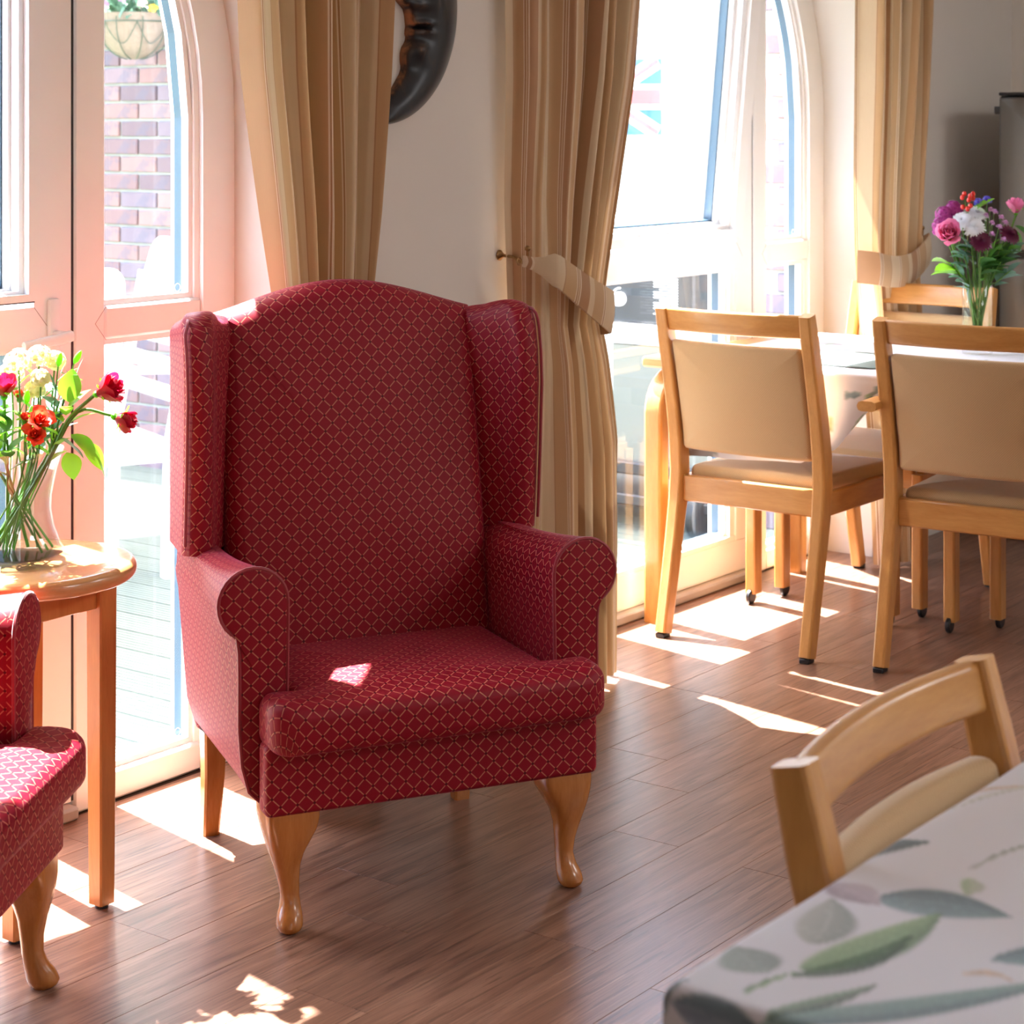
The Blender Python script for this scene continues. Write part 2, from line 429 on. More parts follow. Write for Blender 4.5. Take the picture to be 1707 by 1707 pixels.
# ------------------------------------------------------------------ room shell
WIN_IN, WIN_OUT = 2.99, 3.262          # faces of the window wall
CEIL = 2.62
XW, XE, YN = -1.6, 7.03, -3.2
RAD, SPR = .955, 1.405
WIN = [(2.26, 'window_1'), (4.97, 'window_2')]        # centres of the two arched windows
def arch(dx): return SPR+math.sqrt(max(RAD*RAD-dx*dx, 0))

fl = box('floor', XW-.1, XE+.1, YN-.1, WIN_OUT, -.06, -.003, M['joint'], None, 0); fl['kind'] = 'structure'
PW, PL = .152, .914
pm = MB().add(*rbox(-PL/2+.0004, PL/2-.0006, -PW/2+.0004, PW/2-.0004, -.003, 0, .0004)).mesh('plank', M['plank'], True, 30)
nrow = 0
for r in range(18):
    y = 3.16-PW*(r+.5)
    if y < .45: break
    off = random.random()*PL
    for k in range(0, 8):
        x = 1.0+off+k*PL
        # keep the planks the camera can reach
        sc = 1
        if x-PL/2 > XE-.05: continue
        if x+PL/2 > XE: sc = (XE-x+PL/2)/PL; x = (x-PL/2+XE)/2       # last plank of the row, cut at the end wall
        o = bpy.data.objects.new('plank', pm); o.location = (x, y, 0); o.scale = (sc, 1, 1); link(o, fl); nrow += 1
# simple continuation of the vinyl where no single plank is told apart
wm = MB()
for x0, x1, y0, y1 in ((XW, 1.0-.02, YN, 3.16), (1.0-.02, XE, YN, 3.16-PW*17-.15)):
    wm.add(*boxv(x0, x1, y0, y1, -.0029, -.0024))
wm.obj('vinyl_sheet', M['plank'], fl, False)

wall = MB()
edges = [XW-.1]
for c, _ in WIN: edges += [c-RAD, c+RAD]
edges.append(XE+.1)
for i in range(0, len(edges), 2): wall.add(*boxv(edges[i], edges[i+1], WIN_IN, WIN_OUT, 0, CEIL))
for c, _ in WIN:
    n = 40; th = [PI-PI*i/n for i in range(n+1)]
    xs = [c+RAD*math.cos(a) for a in th]; zs = [SPR+RAD*math.sin(a) for a in th]
    v = []; f = []
    for x, z in zip(xs, zs): v += [(x, WIN_IN, z), (x, WIN_OUT, z), (x, WIN_IN, CEIL), (x, WIN_OUT, CEIL)]
    for i in range(n):
        a, b = 4*i, 4*i+4
        f += [(a, b, b+2, a+2), (a+1, a+3, b+3, b+1), (a, a+1, b+1, b)]
    wall.add(v, f)
w = wall.obj('wall_south', M['wall'], None, True, 20); w['kind'] = 'structure'
for nm, a in (('wall_east', (XE, XE+.1, YN, WIN_IN, 0, CEIL)), ('wall_west', (XW-.1, XW, YN, WIN_IN, 0, CEIL)), ('wall_north', (XW-.1, XE+.1, YN-.1, YN, 0, CEIL))):
    o = box(nm, *a, M['wall'], None, 0); o['kind'] = 'structure'
o = box('ceiling', XW-.1, XE+.1, YN-.1, WIN_OUT, CEIL, CEIL+.1, M['ceil'], None, 0); o['kind'] = 'structure'

# added fill lamps out of view above, brightening the room
for i, (x, y) in enumerate(((-.6, -2.2), (3.3, -1.7), (5.7, -.7))):
    t = thing('fill_panel', 'square white fill light panel added above the room, %s' % ('by the west wall', 'in the middle', 'toward the east wall')[i], 'fill light', (x, y, CEIL))
    box('casing', -.62, .62, -.62, .62, -.05, 0, M['lamp'], t, .006)
    box('diffuser', -.58, .58, -.58, .58, -.056, -.05, emit('fill lamp diffuser %d' % i, (1, .93, .84), 3.0), t, 0)
    la = bpy.data.lights.new('fill_lamp', 'AREA'); la.shape = 'SQUARE'; la.size = 1.1; la.energy = (12, 48, 43)[i]; la.color = (.98, .985, 1)
    lo = bpy.data.objects.new('fill_lamp', la); COL.objects.link(lo); lo.location = (x, y, CEIL-.06)

# ------------------------------------------------------------------ windows
FI, GL1, GL2, FO = 3.165, 3.205, 3.233, 3.247
def strip(outline, w0, w1, y0, y1, closed=True):
    """band between insets w0 (at outline) and w1 along an (x,z) outline, from y0 to y1"""
    O = [Vector(p) for p in outline]; n = len(O); v = []; f = []
    for i in range(n):
        a = O[i-1] if (closed or i > 0) else O[i]; b = O[(i+1) % n] if (closed or i < n-1) else O[i]
        d1 = (O[i]-a); d2 = (b-O[i])
        d1 = d1.normalized() if d1.length > 1e-6 else d2.normalized(); d2 = d2.normalized() if d2.length > 1e-6 else d1
        n1 = Vector((-d1.y, d1.x)); n2 = Vector((-d2.y, d2.x)); m = (n1+n2); m = m/max(m.dot(n1), .3)
        p, q = O[i]+m*w0, O[i]+m*w1
        v += [(p.x, y0, p.y), (q.x, y0, q.y), (q.x, y1, q.y), (p.x, y1, p.y)]
    for i in range(n if closed else n-1):
        a, b = 4*i, 4*((i+1) % n)
        f += [(a, b, b+1, a+1), (a+1, b+1, b+2, a+2), (a+2, b+2, b+3, a+3), (a+3, b+3, b, a)]
    if not closed: f += [(0, 1, 2, 3), (4*n-1, 4*n-2, 4*n-3, 4*n-4)]
    return v, f
def rect(x0, x1, z0, z1): return [(x0, z0), (x1, z0), (x1, z1), (x0, z1)]
def panefill(outline, y, name, parent):
    v = [(p[0], y, p[1]) for p in outline]
    return MB().add(v, [tuple(range(len(v)))]).obj(name, M['glass'], parent, False)
for wi, (c, nm) in enumerate(WIN):
    out = [(c+RAD, 0.0), (c+RAD, SPR)]+[(c+RAD*math.cos(PI*i/36), SPR+RAD*math.sin(PI*i/36)) for i in range(1, 36)]+[(c-RAD, SPR), (c-RAD, 0.0)]
    fr = MB().add(*strip(out, 0, .095, FI, FO, False))
    fr.add(*strip(out, .090, .11, FI+.012, GL1, False)); fr.add(*strip(out, .090, .104, GL1, FO, False))
    W = fr.obj(nm, M['upvc'], None, True, 30); W['kind'] = 'structure'
    sl_ = out_r = None
    for sgn in (1, -1):
        X = lambda d: c+sgn*d
        def bx(name, a, b, y0, y1, z0, z1, m=M['upvc'], par=W, bev=.006):
            x0, x1 = sorted((X(a), X(b))); return box(name, x0, x1, y0, y1, z0, z1, m, par, bev)
        # side light: stile, rails
        bx('mullion', .500, .584, FI, FO, .0, 2.14)
        bx('gasket', .493, .500, FI+.003, FO, .03, 2.12, M['gasket'], W, 0)
        bx('transom', .5845, .86, FI+.004, FO, .95, 1.018)
        bx('bottom_rail', .5845, .86, FI+.004, FO, 0, .062)
        # glass and its glazing spacer: outline of the side light cut by the arch
        xr = .845
        n = 14
        top = [(X(xr if True else 0), SPR)]
        arc = [(X(d), SPR+math.sqrt(max(xr*xr-d*d, 0))) for d in np.linspace(xr, .584, n)]
        up = [(X(.584), 1.018), (X(xr), 1.018)]+arc
        lo_ = [(X(.584), .062), (X(xr), .062), (X(xr), .95), (X(.584), .95)]
        for oo in (up, lo_):
            if sgn < 0: oo = oo[::-1]
            panefill(oo, GL1, 'pane', W); panefill(oo, GL2, 'pane', W)
            MB().add(*strip(oo, 0.0, .006, GL1+.001, GL2-.001)).obj('glazing_spacer', M['spacer'], W, False)
            MB().add(*strip(oo, -.001, .012, GL1-.022, GL1-.001)).obj('glazing_bead', M['upvc'], W, True, 30)
            MB().add(*strip(oo, -.004, .001, GL2+.001, FO)).obj('glazing_bead', M['upvc'], W, True, 30)
    # middle door leaf
    D = MB().add(*strip(rect(c-.491, c+.491, .03, 2.10), 0, .094, FI, FO))
    D.add(*boxv(c-.397, c+.397, FI, FO, .95, 1.03)); D.add(*boxv(c-.397, c+.397, FI+.002, FO, .124, .139))
    for sx in (-1, 1): D.add(*boxv(*sorted((c+sx*.397, c+sx*.368)), FI+.006, FO, .139, .95))
    D.obj('door_leaf', M['upvc'], W, True, 30)
    o_ = rect(c-.368, c+.368, .139, .95)
    panefill(o_, GL1, 'pane', W); panefill(o_, GL2, 'pane', W)
    MB().add(*strip(o_, 0, .006, GL1+.001, GL2-.001)).obj('glazing_spacer', M['spacer'], W, False)
    MB().add(*strip(o_, -.001, .010, GL1-.022, GL1-.001)).obj('glazing_bead', M['upvc'], W, True, 30)
    box('threshold', c-.49, c+.49, FI-.03, FO, 0, .028, M['sill'], W, .006)
    # mitre seams of the welded corners
    for (xa, za, xb, zb) in ((c+.397, 1.03, c+.435, .985), (c+.397, 1.03, c-.397, 1.0301), (c+.491, .12, c+.397, .124), (c+.584, 1.018, c+.555, .985), (c+.555, .985, c+.584, .95)):
        if abs(za-zb) < .001: continue
        MB().add(*tube([(xa, FI-.0002, za), (xb, FI-.0002, zb)], .0007, 4)).obj('mitre_seam', M['seam'], W, False)
    # tilting sash in the upper part of the door leaf
    sash = bpy.data.objects.new('tilt_sash', None); link(sash, W); sash.location = (c, FI, 1.045)
    sw, sh = .391, .95; pf = (.048, .094)[wi]
    so_ = rect(-sw, sw, 0, sh)
    f_ = MB().add(*strip(so_, 0, pf*.6, -.026, .045)).add(*strip(so_, pf*.59, pf*.85, -.010, .045)).add(*strip(so_, pf*.84, pf, .014, .045))
    f_.v = [(p[0], p[1], p[2]*.0+(p[2] if p[2] > .2 else p[2]*.5)) for p in f_.v]
    f_.obj('sash_frame', M['upvc'], sash, True, 30)
    gi = rect(-sw+pf-.002, sw-pf+.002, .5*pf, sh-pf+.002)
    for yy in (.03, .058): panefill(gi, yy, 'pane', sash)
    MB().add(*strip(gi, -.002, .006, .031, .057)).obj('glazing_spacer', M['spacer'], sash, False)
    MB().add(*strip(so_, -.005, 0.0, -.003, .004)).obj('gasket', M['gasket'], sash, False)
    MB().add(*strip(gi, -.004, .014, .058, .09)).obj('glazing_bead', M['upvc'], sash, True, 30)
    if wi == 1:
        sash.rotation_euler = (math.radians(5.2), 0, 0)
        st = MB().add(*boxv(c+.392, c+.398, FI-.05, FI+.0, 1.5, 1.75))
        st.obj('tilt_stay', M['metal'], W, False)
    # etched ring marks low in the corner of the panes
    for xx, zz in ((c+.822, 1.04), (c+.822, .084)):
        r_ = [[(xx+q*math.cos(a), GL1-.0006, zz+q*math.sin(a)) for a in np.linspace(0, 2*PI, 17)[:-1]] for q in (.0075, .0092)]
        v, f, _ = loft(r_, False); MB().add(v, f).obj('glass_mark', M['print'], W, False)
    # lever handle on the leaf edge
    if wi == 1: continue
    h = MB()
    h.add(*rbox(c+.428, c+.455, FI-.012, FI+.001, .915, 1.045, .005, 2))
    h.add(*bar([(c+.442, FI-.01, .972), (c+.442, FI-.045, .972)], .02, .02, (1, 0, 0), .009, 3))
    h.add(*bar([(c+.452, FI-.045, .972), (c+.41, FI-.05, .968), (c+.33, FI-.05, .962)], [.018, .016, .012], [.022, .022, .018], (0, 1, 0), .006, 2))
    h.obj('lever_handle', M['upvc'], W)

# ------------------------------------------------------------------ winged armchairs
def make_armchair(label, loc, rot):
    t = thing('wing_armchair', label, 'armchair', loc, rot, None)
    red = M['red']
    # seat platform / apron
    v, f, uv = pillow(roundpoly([(-.315, .205), (.315, .205), (.315, .33), (-.315, .33)], .012), .05, .012, 0, 0, lambda a, b, c: (a, .005-c, b))
    MB().add(v, f, uv).obj('front_rail', red, t)
    box('seat_base', -.29, .29, .03, .545, .205, .30, M['darkcloth'], t, .01)
    # T cushion
    T = [(-.313, -.065), (.322, -.065), (.322, .045), (.25, .05), (.25, .40), (-.25, .40), (-.25, .05), (-.313, .045)]
    ol = roundpoly(T, [.045, .045, .02, .008, .03, .03, .008, .02], 6, .018)
    def cf(a, b, c):
        z = .358+c
        if c > 0: z += -.012*math.exp(-((a)/.2)**2)*(1 if b > .05 else max(0, (b+.065)/.115))*0+.010*math.exp(-((abs(a)-.30)/.04)**2)*math.exp(-((b-.0)/.06)**2)
        return (a, b, z)
    v, f, uv = pillow(ol, .088, .027, .012, 0, cf, (0, .06), (0, 0), 7, 8)
    MB().add(v, f, uv).obj('seat_cushion', red, t)
    # inside back: camel top, leaning
    def topz(x): return 1.018+.062*math.cos(min(1, abs(x)/.29)*PI/2)**1.3
    ol = [(-.265, .31), (.265, .31)]+[(x, topz(x)) for x in np.linspace(.265, -.265, 25)]
    ol = roundpoly(ol, 0, 1, .03)
    def bf(a, b, c):
        y = lin(b, [.3, .42, .6, .85, 1.08], [.37, .395, .42, .465, .515])
        return (a, y-c, b)
    v, f, uv = pillow(ol, .10, .042, .018, .01, bf, (0, .7), (.012, .01), 6, 6)
    MB().add(v, f, uv).obj('back_cushion', red, t)
    # outside back
    ol = roundpoly([(-.295, .20), (.295, .20), (.315, .6), (.27, .985), (.15, 1.02), (-.15, 1.02), (-.27, .985), (-.315, .6)], .03, 3, .05)
    v, f, uv = pillow(ol, .05, .02, 0, .008, lambda a, b, c: (a, lin(b, [.2, .6, 1.06], [.525, .535, .56])-c, b))
    MB().add(v, f, uv).obj('outer_back', red, t)
    for s in (-1, 1):
        # arm: roll profile lofted to the back
        cx, cz, r = .3185, .560, .0625
        prof = [(.258, .27), (.258, .40), (.2565, .5)]
        for a in np.linspace(PI, -.35*PI, 20): prof.append((cx+r*math.cos(a), cz+r*math.sin(a)))
        prof += [(.3435, .475), (.343, .44), (.343, .34), (.338, .28), (.326, .235), (.303, .212), (.280, .212)]
        arcl = [0]
        for i in range(1, len(prof)): arcl.append(arcl[-1]+math.dist(prof[i], prof[i-1]))
        rings = []; uvs = []
        for y in np.linspace(.058, .51, 13):
            q = (y-.058)/.48; rr = []
            for (px_, pz_) in prof:
                w_ = max(0, (pz_-.44)/.18); w_ = min(1, w_)
                x = px_; z = pz_-.026*w_*math.sin(min(1, q*1.6)*PI/2)
                if px_ > .33 or pz_ < .3:
                    if pz_ < .56 and px_ > .28:
                        xt = lin(pz_, [.21, .235, .28, .44, .56], [.303, .322, .336, .350, .358]); x = px_+(xt-px_)*min(1, q*5)*.92
                    elif px_ > .352: x = px_+(.352-px_)*min(1, q*2.2)*.85
                if px_ > .3: x -= .022*q
                rr.append((s*x, y, z))
            rings.append(rr); uvs.append([(y, l) for l in arcl])
        v, f, uv = loft(rings, True, uvs, True)
        # avoid the seam of the unrolled cloth crossing the closing strip
        if s > 0: f = [q[::-1] for q in f]
        MB().add(v, f, uv).obj('arm', red, t)
        # arm front panel, puffed, and its piping
        pl = [(p[0]*s, p[1]) for p in prof]
        if s < 0: pl = pl
        else: pl = pl[::-1]
        # make counter clockwise
        ar = sum(pl[i-1][0]*pl[i][1]-pl[i][0]*pl[i-1][1] for i in range(len(pl)))
        if ar < 0: pl = pl[::-1]
        v, f, uv = pillow(roundpoly(pl, 0, 1, .03), .022, .006, .004, 0, lambda a, b, c: (a, .054-c, b), (s*.302, .42), (.004, .013), 3, 3)
        MB().add(v, f, uv).obj('arm_front', red, t)
        pp = [(s*p[0], .046, p[1]) for p in prof]
        MB().add(*tube(pp, .0036, 6)).obj('piping', M['redpipe'], t)
        # wing: wedge, flat outside, slanting puffed inside, lofted upwards
        def wing_sec(z, sh=0.0, zz=None):
            fy = lin(z, [.55, .62, .75, .88, .95, 1.0, 1.03, 1.045], [.335, .325, .315, .307, .312, .326, .342, .356])
            P = roundpoly([(.362-sh, fy+.035), (.348-sh, .535-sh), (.228, .535-sh), (.228+sh*.3, .475), (.292+sh*.6, .385+sh*.4), (.322+sh*.3, fy-.002+sh)], [.012, .03, .01, .05, .10, .026], 5, .012)
            return P
        rings = []; uvs = []; npt = None
        lv = [(z, 0) for z in np.linspace(.585, 1.0, 15)]+[(1.0+.045*math.sin(a), .036*(1-math.cos(a))) for a in np.linspace(.25, PI/2, 6)]
        for z, sh in lv:
            P = wing_sec(min(z, 1.045)); 
            c0 = Vector((.29, .45)); P = [p+(c0-p).normalized()*min(sh, (c0-p).length*.8) for p in P]
            if npt is None: npt = len(P)
            L_ = [0]
            for i in range(1, len(P)+1): L_.append(L_[-1]+(P[i % len(P)]-P[i-1]).length)
            P = [P[min(len(P)-1, max(0, int(np.searchsorted(L_, L_[-1]*k/60, 'right'))-1))].lerp(P[(max(0, int(np.searchsorted(L_, L_[-1]*k/60, 'right'))-1)+1) % len(P)], (L_[-1]*k/60-L_[max(0, int(np.searchsorted(L_, L_[-1]*k/60, 'right'))-1)])/max(1e-6, L_[max(0, int(np.searchsorted(L_, L_[-1]*k/60, 'right'))-1)+1]-L_[max(0, int(np.searchsorted(L_, L_[-1]*k/60, 'right'))-1)])) for k in range(60)]
            rings.append([(s*p.x, p.y, z-.03*min(1, max(0, (p.y-.37)/.13))*max(0, (z-.95)/.09)) for p in P]); uvs.append([(L_[-1]*k/60, z+sh) for k in range(60)])
        v, f, uv = loft(rings, True, uvs)
        if s < 0: f = [q[::-1] for q in f]
        MB().add(v, f, uv).obj('wing', red, t)
        po = []
        for z in np.linspace(.605, 1.0, 14):
            p = wing_sec(z); fy = lin(z, [.55, .62, .75, .88, .95, 1.0, 1.03, 1.045], [.335, .325, .315, .307, .312, .326, .342, .356]); po.append((s*.3605, fy+.024, z))
        po += [(s*.352, .36, 1.022), (s*.342, .42, 1.022), (s*.332, .50, 1.005)]
        MB().add(*tube(spline(po, 2), .0032, 6)).obj('piping', M['redpipe'], t)
        # cabriole front leg: square shouldered knee, round ankle, pad foot
        tab = [(.218, .309, .212, -.012, .078, 7), (.195, .309, .213, -.015, .074, 7), (.175, .307, .218, -.016, .064, 5.5), (.155, .303, .229, -.014, .054, 4.5), (.135, .298, .239, -.010, .047, 3.5), (.112, .291, .2445, -.004, .041, 3), (.085, .283, .2455, .000, .037, 2.5), (.06, .2785, .2455, -.001, .034, 2.2), (.043, .281, .2445, -.008, .032, 2), (.028, .288, .243, -.020, .030, 2), (.014, .291, .244, -.026, .028, 2), (.004, .287, .248, -.022, .024, 2), (0, .281, .254, -.014, .018, 2)]
        zz_ = [r[0] for r in tab][::-1]; rings = []
        for z in np.linspace(.218, 0, 34):
            xo, xi, yf, yb, e = [lin(z, zz_, [r[k] for r in tab][::-1]) for k in range(1, 6)]
            cx, cy, a_, b_ = (xo+xi)/2, (yf+yb)/2, (xo-xi)/2, (yb-yf)/2
            r = []
            for k in range(32):
                th = 2*PI*k/32; ct, st_ = math.cos(th), math.sin(th)
                r.append((s*(cx+a_*math.copysign(abs(ct)**(2/e), ct)), cy+b_*math.copysign(abs(st_)**(2/e), st_), z))
            rings.append(r)
        v, f, _ = loft(rings)
        if s > 0: f = [q[::-1] for q in f]
        MB().add(v, f).obj('leg', M['cabriole'], t)
        # square raked rear leg
        MB().add(*bar([(s*.262, .515, .212), (s*.262, .518, .12), (s*.265, .53, 0)], [.045, .040, .032], [.045, .040, .032], (1, 0, 0), .004, 1)).obj('leg', M['cabriole'], t)
    return t
make_armchair('red lattice-patterned wing armchair standing whole in front of the curtain, sun patch on its seat', (2.818, 2.281, 0), math.radians(-29.6))
make_armchair('red lattice-patterned wing armchair cut by the left photo edge, beside the round side table', (1.955, 2.440, 0), math.radians(31.1))

# ------------------------------------------------------------------ dining chairs
def make_dining(label, loc, rot, low=0.0, arms=False, rail=(.832, .895), padtop=.808):
    t = thing('dining_chair', label, 'chair', (loc[0], loc[1], 0), rot, 'beech dining chairs')
    H = lambda z: max(0, z-low*min(1, z/.4))
    hw = .2195
    zz = [0, .2, .38, .46, .56, .70, .84, .905]; yy = [.288, .243, .207, .200, .209, .240, .274, .289]
    bx = lambda z: lin(z, zz, yy)
    for s in (-1, 1):
        pts = [(s*hw, bx(z), H(z)) for z in (.012, .12, .25, .36, .44, .52, .62, .72, .82, .895)]
        mb = MB().add(*bar(pts, [.034, .034, .035, .036, .037, .037, .036, .036, .036, .034], [.042, .044, .047, .050, .052, .052, .049, .046, .044, .038], (1, 0, 0), .006, 2))
        leg = mb.obj('rear_leg', M['beech'], t, True, 20)
        MB().add(*rbox(s*hw-.014, s*hw+.014, .288-.017, .288+.017, 0, .013, .002)).obj('glide', M['black'], leg)
        # front leg with castor
        top = .405 if not arms else .66
        fl_ = MB().add(*bar([(s*hw, -.2, .03), (s*hw, -.2, H(top))], .034, .044, (1, 0, 0), .006, 2)).obj('front_leg', M['beech'], t, True, 20)
        wv, wf = lathe([(.004, -.007), (.018, -.007), (.0215, -.004), (.0215, .004), (.018, .007), (.004, .007)], 18)
        MB().add(wv, wf).xf(Matrix.Translation((s*hw, -.2+.015, .0215)) @ Matrix.Rotation(PI/2, 4, 'Y')).obj('castor', M['black'], fl_)
        # side rail
        MB().add(*rbox(s*hw-.011, s*hw+.011, -.2, .2, H(.362), H(.425), .004)).obj('side_rail', M['beechy'], t)
        if arms:
            pth = spline([(s*.252, .30, H(.672)), (s*.252, .1, H(.676)), (s*.252, -.1, H(.676)), (s*.25, -.235, H(.668))], 5)
            MB().add(*bar(pth, .052, .026, (1, 0, 0), .011, 3)).obj('armrest', M['beechy'], t)
    MB().add(*rbox(-hw+.016, hw-.016, .19, .214, H(.360), H(.432), .004)).obj('rear_rail', M['beechx'], t)
    MB().add(*rbox(-hw+.016, hw-.016, -.212, -.19, H(.362), H(.425), .004)).obj('front_rail', M['beechx'], t)
    # curved top rail
    z0, z1 = rail
    rings = []
    for x in np.linspace(-hw+.012, hw-.012, 13):
        bow = (.032 if low == 0 else .026)*(1-(x/hw)**2); r = []
        for a, z in rrect(.022, z1-z0, .008, 3): r.append((x, bx((z0+z1)/2+z)+bow*1.0-.004+a, H((z0+z1)/2)+z))
        rings.append(r)
    v, f, _ = loft(rings); MB().add(v, f).obj('top_rail', M['beechx'], t)
    # padded back, bowed like the rail
    ol = roundpoly([(-hw+.021, .505), (hw-.021, .505), (hw-.021, padtop), (-hw+.021, padtop)], .012, 3, .03)
    v, f, uv = pillow(ol, .034, .014, .006, .006, lambda a, b, c: (a, bx(b)+.028*(1-(a/hw)**2)-.004-c, H(b)), (0, .655), (0, 0), 4, 5)
    MB().add(v, f, uv).obj('back_pad', M['tan'], t)
    # domed seat pad
    ol = roundpoly([(-hw-.008, -.225), (hw+.008, -.225), (hw-.02, .188), (-hw+.02, .188)], .02, 4, .03)
    ol = roundpoly([(-.222, -.225), (.222, -.225), (.196, .188), (-.196, .188)], [.03, .03, .015, .015], 4, .03)
    v, f, uv = pillow(ol, .044, .02, .016, 0, lambda a, b, c: (a, b, H(.436)+c), (0, -.01), (0, 0), 5, 6)
    MB().add(v, f, uv).obj('seat_pad', M['tan'], t)
    return t
R_ = math.radians
make_dining('armless beech dining chair seen from behind, nearest the window door', (4.955, 2.762), R_(90))
make_dining('beech dining chair with armrests seen from behind, cut by the right photo edge', (5.002, 2.149), R_(93.4), 0, True)
make_dining('beech dining chair across the far table, facing the room, behind the tall flower vase', (5.475, 2.735), R_(-90))
make_dining('beech dining chair across the far table of which mainly a castored leg shows', (5.49, 2.07), R_(-90))
make_dining('beech dining chair pushed in at the near table, blurred in the foreground', (1.872, .630), R_(2.6), .080, False, (.843, .895), .800).scale = (.99, 1, 1)

# ------------------------------------------------------------------ tablecloths and tables
def leafshape(P, a, b, w, bend=0):
    """0..1 coverage, along, across for points P (n,2) against a leaf from a to b of half width w"""
    a = np.array(a); b = np.array(b); d = b-a; L = np.hypot(*d); d = d/L; nrm = np.array([-d[1], d[0]])
    q = P-a; u = q@d/L; s = q@nrm-bend*np.sin(np.pi*np.clip(u, 0, 1))*L
    prof = w*np.sin(np.pi*np.clip(u, 0, 1)**.8)**.9
    return (u > 0) & (u < 1), u, s/np.maximum(prof, 1e-5)
def paint(P, leaves, base=(.66, .64, .68)):
    Cc = np.tile(np.array(base), (len(P), 1))
    for a, b, w, c0, c1, bend in leaves:
        ok, u, s = leafshape(P, a, b, w, bend)
        m = ok & (np.abs(s) < 1)
        edge = np.clip((1-np.abs(s))/.25, 0, 1)
        mixv = np.clip(.5+.5*s, 0, 1)[:, None]
        col = np.array(c0)*(1-mixv)+np.array(c1)*mixv
        vein = (np.abs(s) < .06) | (np.abs(((u*9+np.abs(s)*1.2) % 1)-.5) < .045)
        col = np.where(vein[:, None], col*1.18+.02, col)
        al = (edge*.9)[:, None]*m[:, None]
        Cc = Cc*(1-al)+col*al
    return Cc
def set_print(o, cols):
    at = o.data.color_attributes.new('print', 'FLOAT_COLOR', 'POINT')
    at.data.foreach_set('color', np.c_[cols, np.ones(len(cols))].astype(np.float32).ravel())
teal = (.055, .12, .14); tealp = (.20, .30, .33); grn = (.07, .16, .07); pgrn = (.27, .40, .20); gry = (.21, .25, .23); pur = (.27, .20, .24); dk = (.03, .055, .05); tan_ = (.50, .33, .24); pale = (.45, .45, .41)
near_leaves = [
 ((1.58, .795), (1.612, .685), .036, tealp, teal, .06), ((1.675, .752), (1.632, .735), .012, pgrn, pale, .1),
 ((1.415, .778), (1.585, .735), .026, grn, pgrn, -.06), ((1.40, .776), (1.53, .735), .014, dk, grn, -.1),
 ((1.462, .792), (1.56, .826), .028, gry, pale, -.05), ((1.59, .845), (1.567, .784), .024, pur, (.5, .42, .45), .05),
 ((1.395, .793), (1.42, .842), .030, gry, (.30, .36, .33), .05), ((1.345, .79), (1.412, .776), .004, pgrn, grn, .05),
 ((1.655, .858), (1.738, .815), .018, dk, teal, .1), ((1.30, .775), (1.53, .60), .020, teal, (.24, .36, .33), -.06),
 ((1.325, .76), (1.43, .715), .011, dk, (.22, .33, .22), -.04), ((1.52, .665), (1.66, .50), .03, tealp, teal, .05),
 ((1.478, .672), (1.49, .628), .006, tan_, (.6, .46, .36), .3),
 ((1.86, .86), (1.95, .79), .006, tan_, (.6, .5, .42), .1), ((1.83, .84), (1.99, .76), .005, pale, (.58, .56, .52), .1), ((1.68, .76), (1.85, .70), .004, pale, gry, .1),
 ((2.0, .87), (2.06, .80), .02, gry, pur, .05), ((1.62, .60), (1.75, .68), .006, gry, pale, .2), ((1.76, .66), (1.86, .56), .03, teal, tealp, .1),
 ((1.30, .86), (1.345, .835), .012, teal, dk, .1), ((1.31, .70), (1.33, .60), .03, dk, teal, .1), ((1.32, .84), (1.30, .74), .02, (.22, .26, .36), teal, .05)]
def cloth(name, x0, x1, y0, y1, z, drop, step, leaves, hem=None, thick=None, wave=.006):
    """cloth lying on a top x0..x1, y0..y1 and hanging `drop` past each side"""
    R = .010
    def bend(t):       # arc beyond the edge -> (out, down)
        t = max(t, 0); q = R*PI/2
        if t < q: return R*math.sin(t/R), R*(1-math.cos(t/R))
        return R, R+t-q
    dl, dr, db, df = drop
    na = int((x1-x0+dl+dr)/step)+1; nb = int((y1-y0+db+df)/step)+1
    A = np.linspace(x0-dl, x1+dr, na); B = np.linspace(y0-db, y1+df, nb)
    v = []; flat = []
    for a in A:
        for b in B:
            la, lb = max(x0-a, a-x1, 0), max(y0-b, b-y1, 0)
            if hem and a < x0: la *= hem(b)
            oa, ha = bend(la); ob, hb = bend(lb)
            sx = -1 if a < x0 else 1; sy = -1 if b < y0 else 1
            X = min(max(a, x0), x1)+sx*oa*(la > 0); Y = min(max(b, y0), y1)+sy*ob*(lb > 0)
            h = math.hypot(ha, hb) if (ha > 0 and hb > 0) else max(ha, hb)
            if ha > .02: X += sx*wave*(1+math.sin(b*34))*min(1, ha/.1)*(1 if hb < .01 else .6)
            if hb > .02: Y += sy*wave*(1+math.sin(a*31))*min(1, hb/.1)
            v.append((X, Y, z-h+.0012*math.sin(a*19)*math.sin(b*23))); flat.append((a, b))
    f = [(i*nb+j, (i+1)*nb+j, (i+1)*nb+j+1, i*nb+j+1) for i in range(na-1) for j in range(nb-1)]
    o = MB().add(v, f).obj(name, M['cloth'], None, True, None)
    set_print(o, paint(np.array(flat), leaves)); return o
rn_ = random.Random(11)
for i in range(44):      # the print goes on over the rest of the cloth
    x, y = rn_.uniform(1.35, 2.75), rn_.uniform(-.3, .8); a = rn_.uniform(0, 6.28); L = rn_.uniform(.08, .2)
    if x+.55*y < 2.05 and y > .42: continue
    if y > .42 and x < 2.05: continue
    near_leaves.append(((x, y), (x+L*math.cos(a), y+L*math.sin(a)), L*rn_.uniform(.08, .2), *rn_.choice([(teal, tealp), (gry, pale), (grn, pgrn), (pur, gry), (tealp, teal)]), rn_.uniform(-.1, .1)))
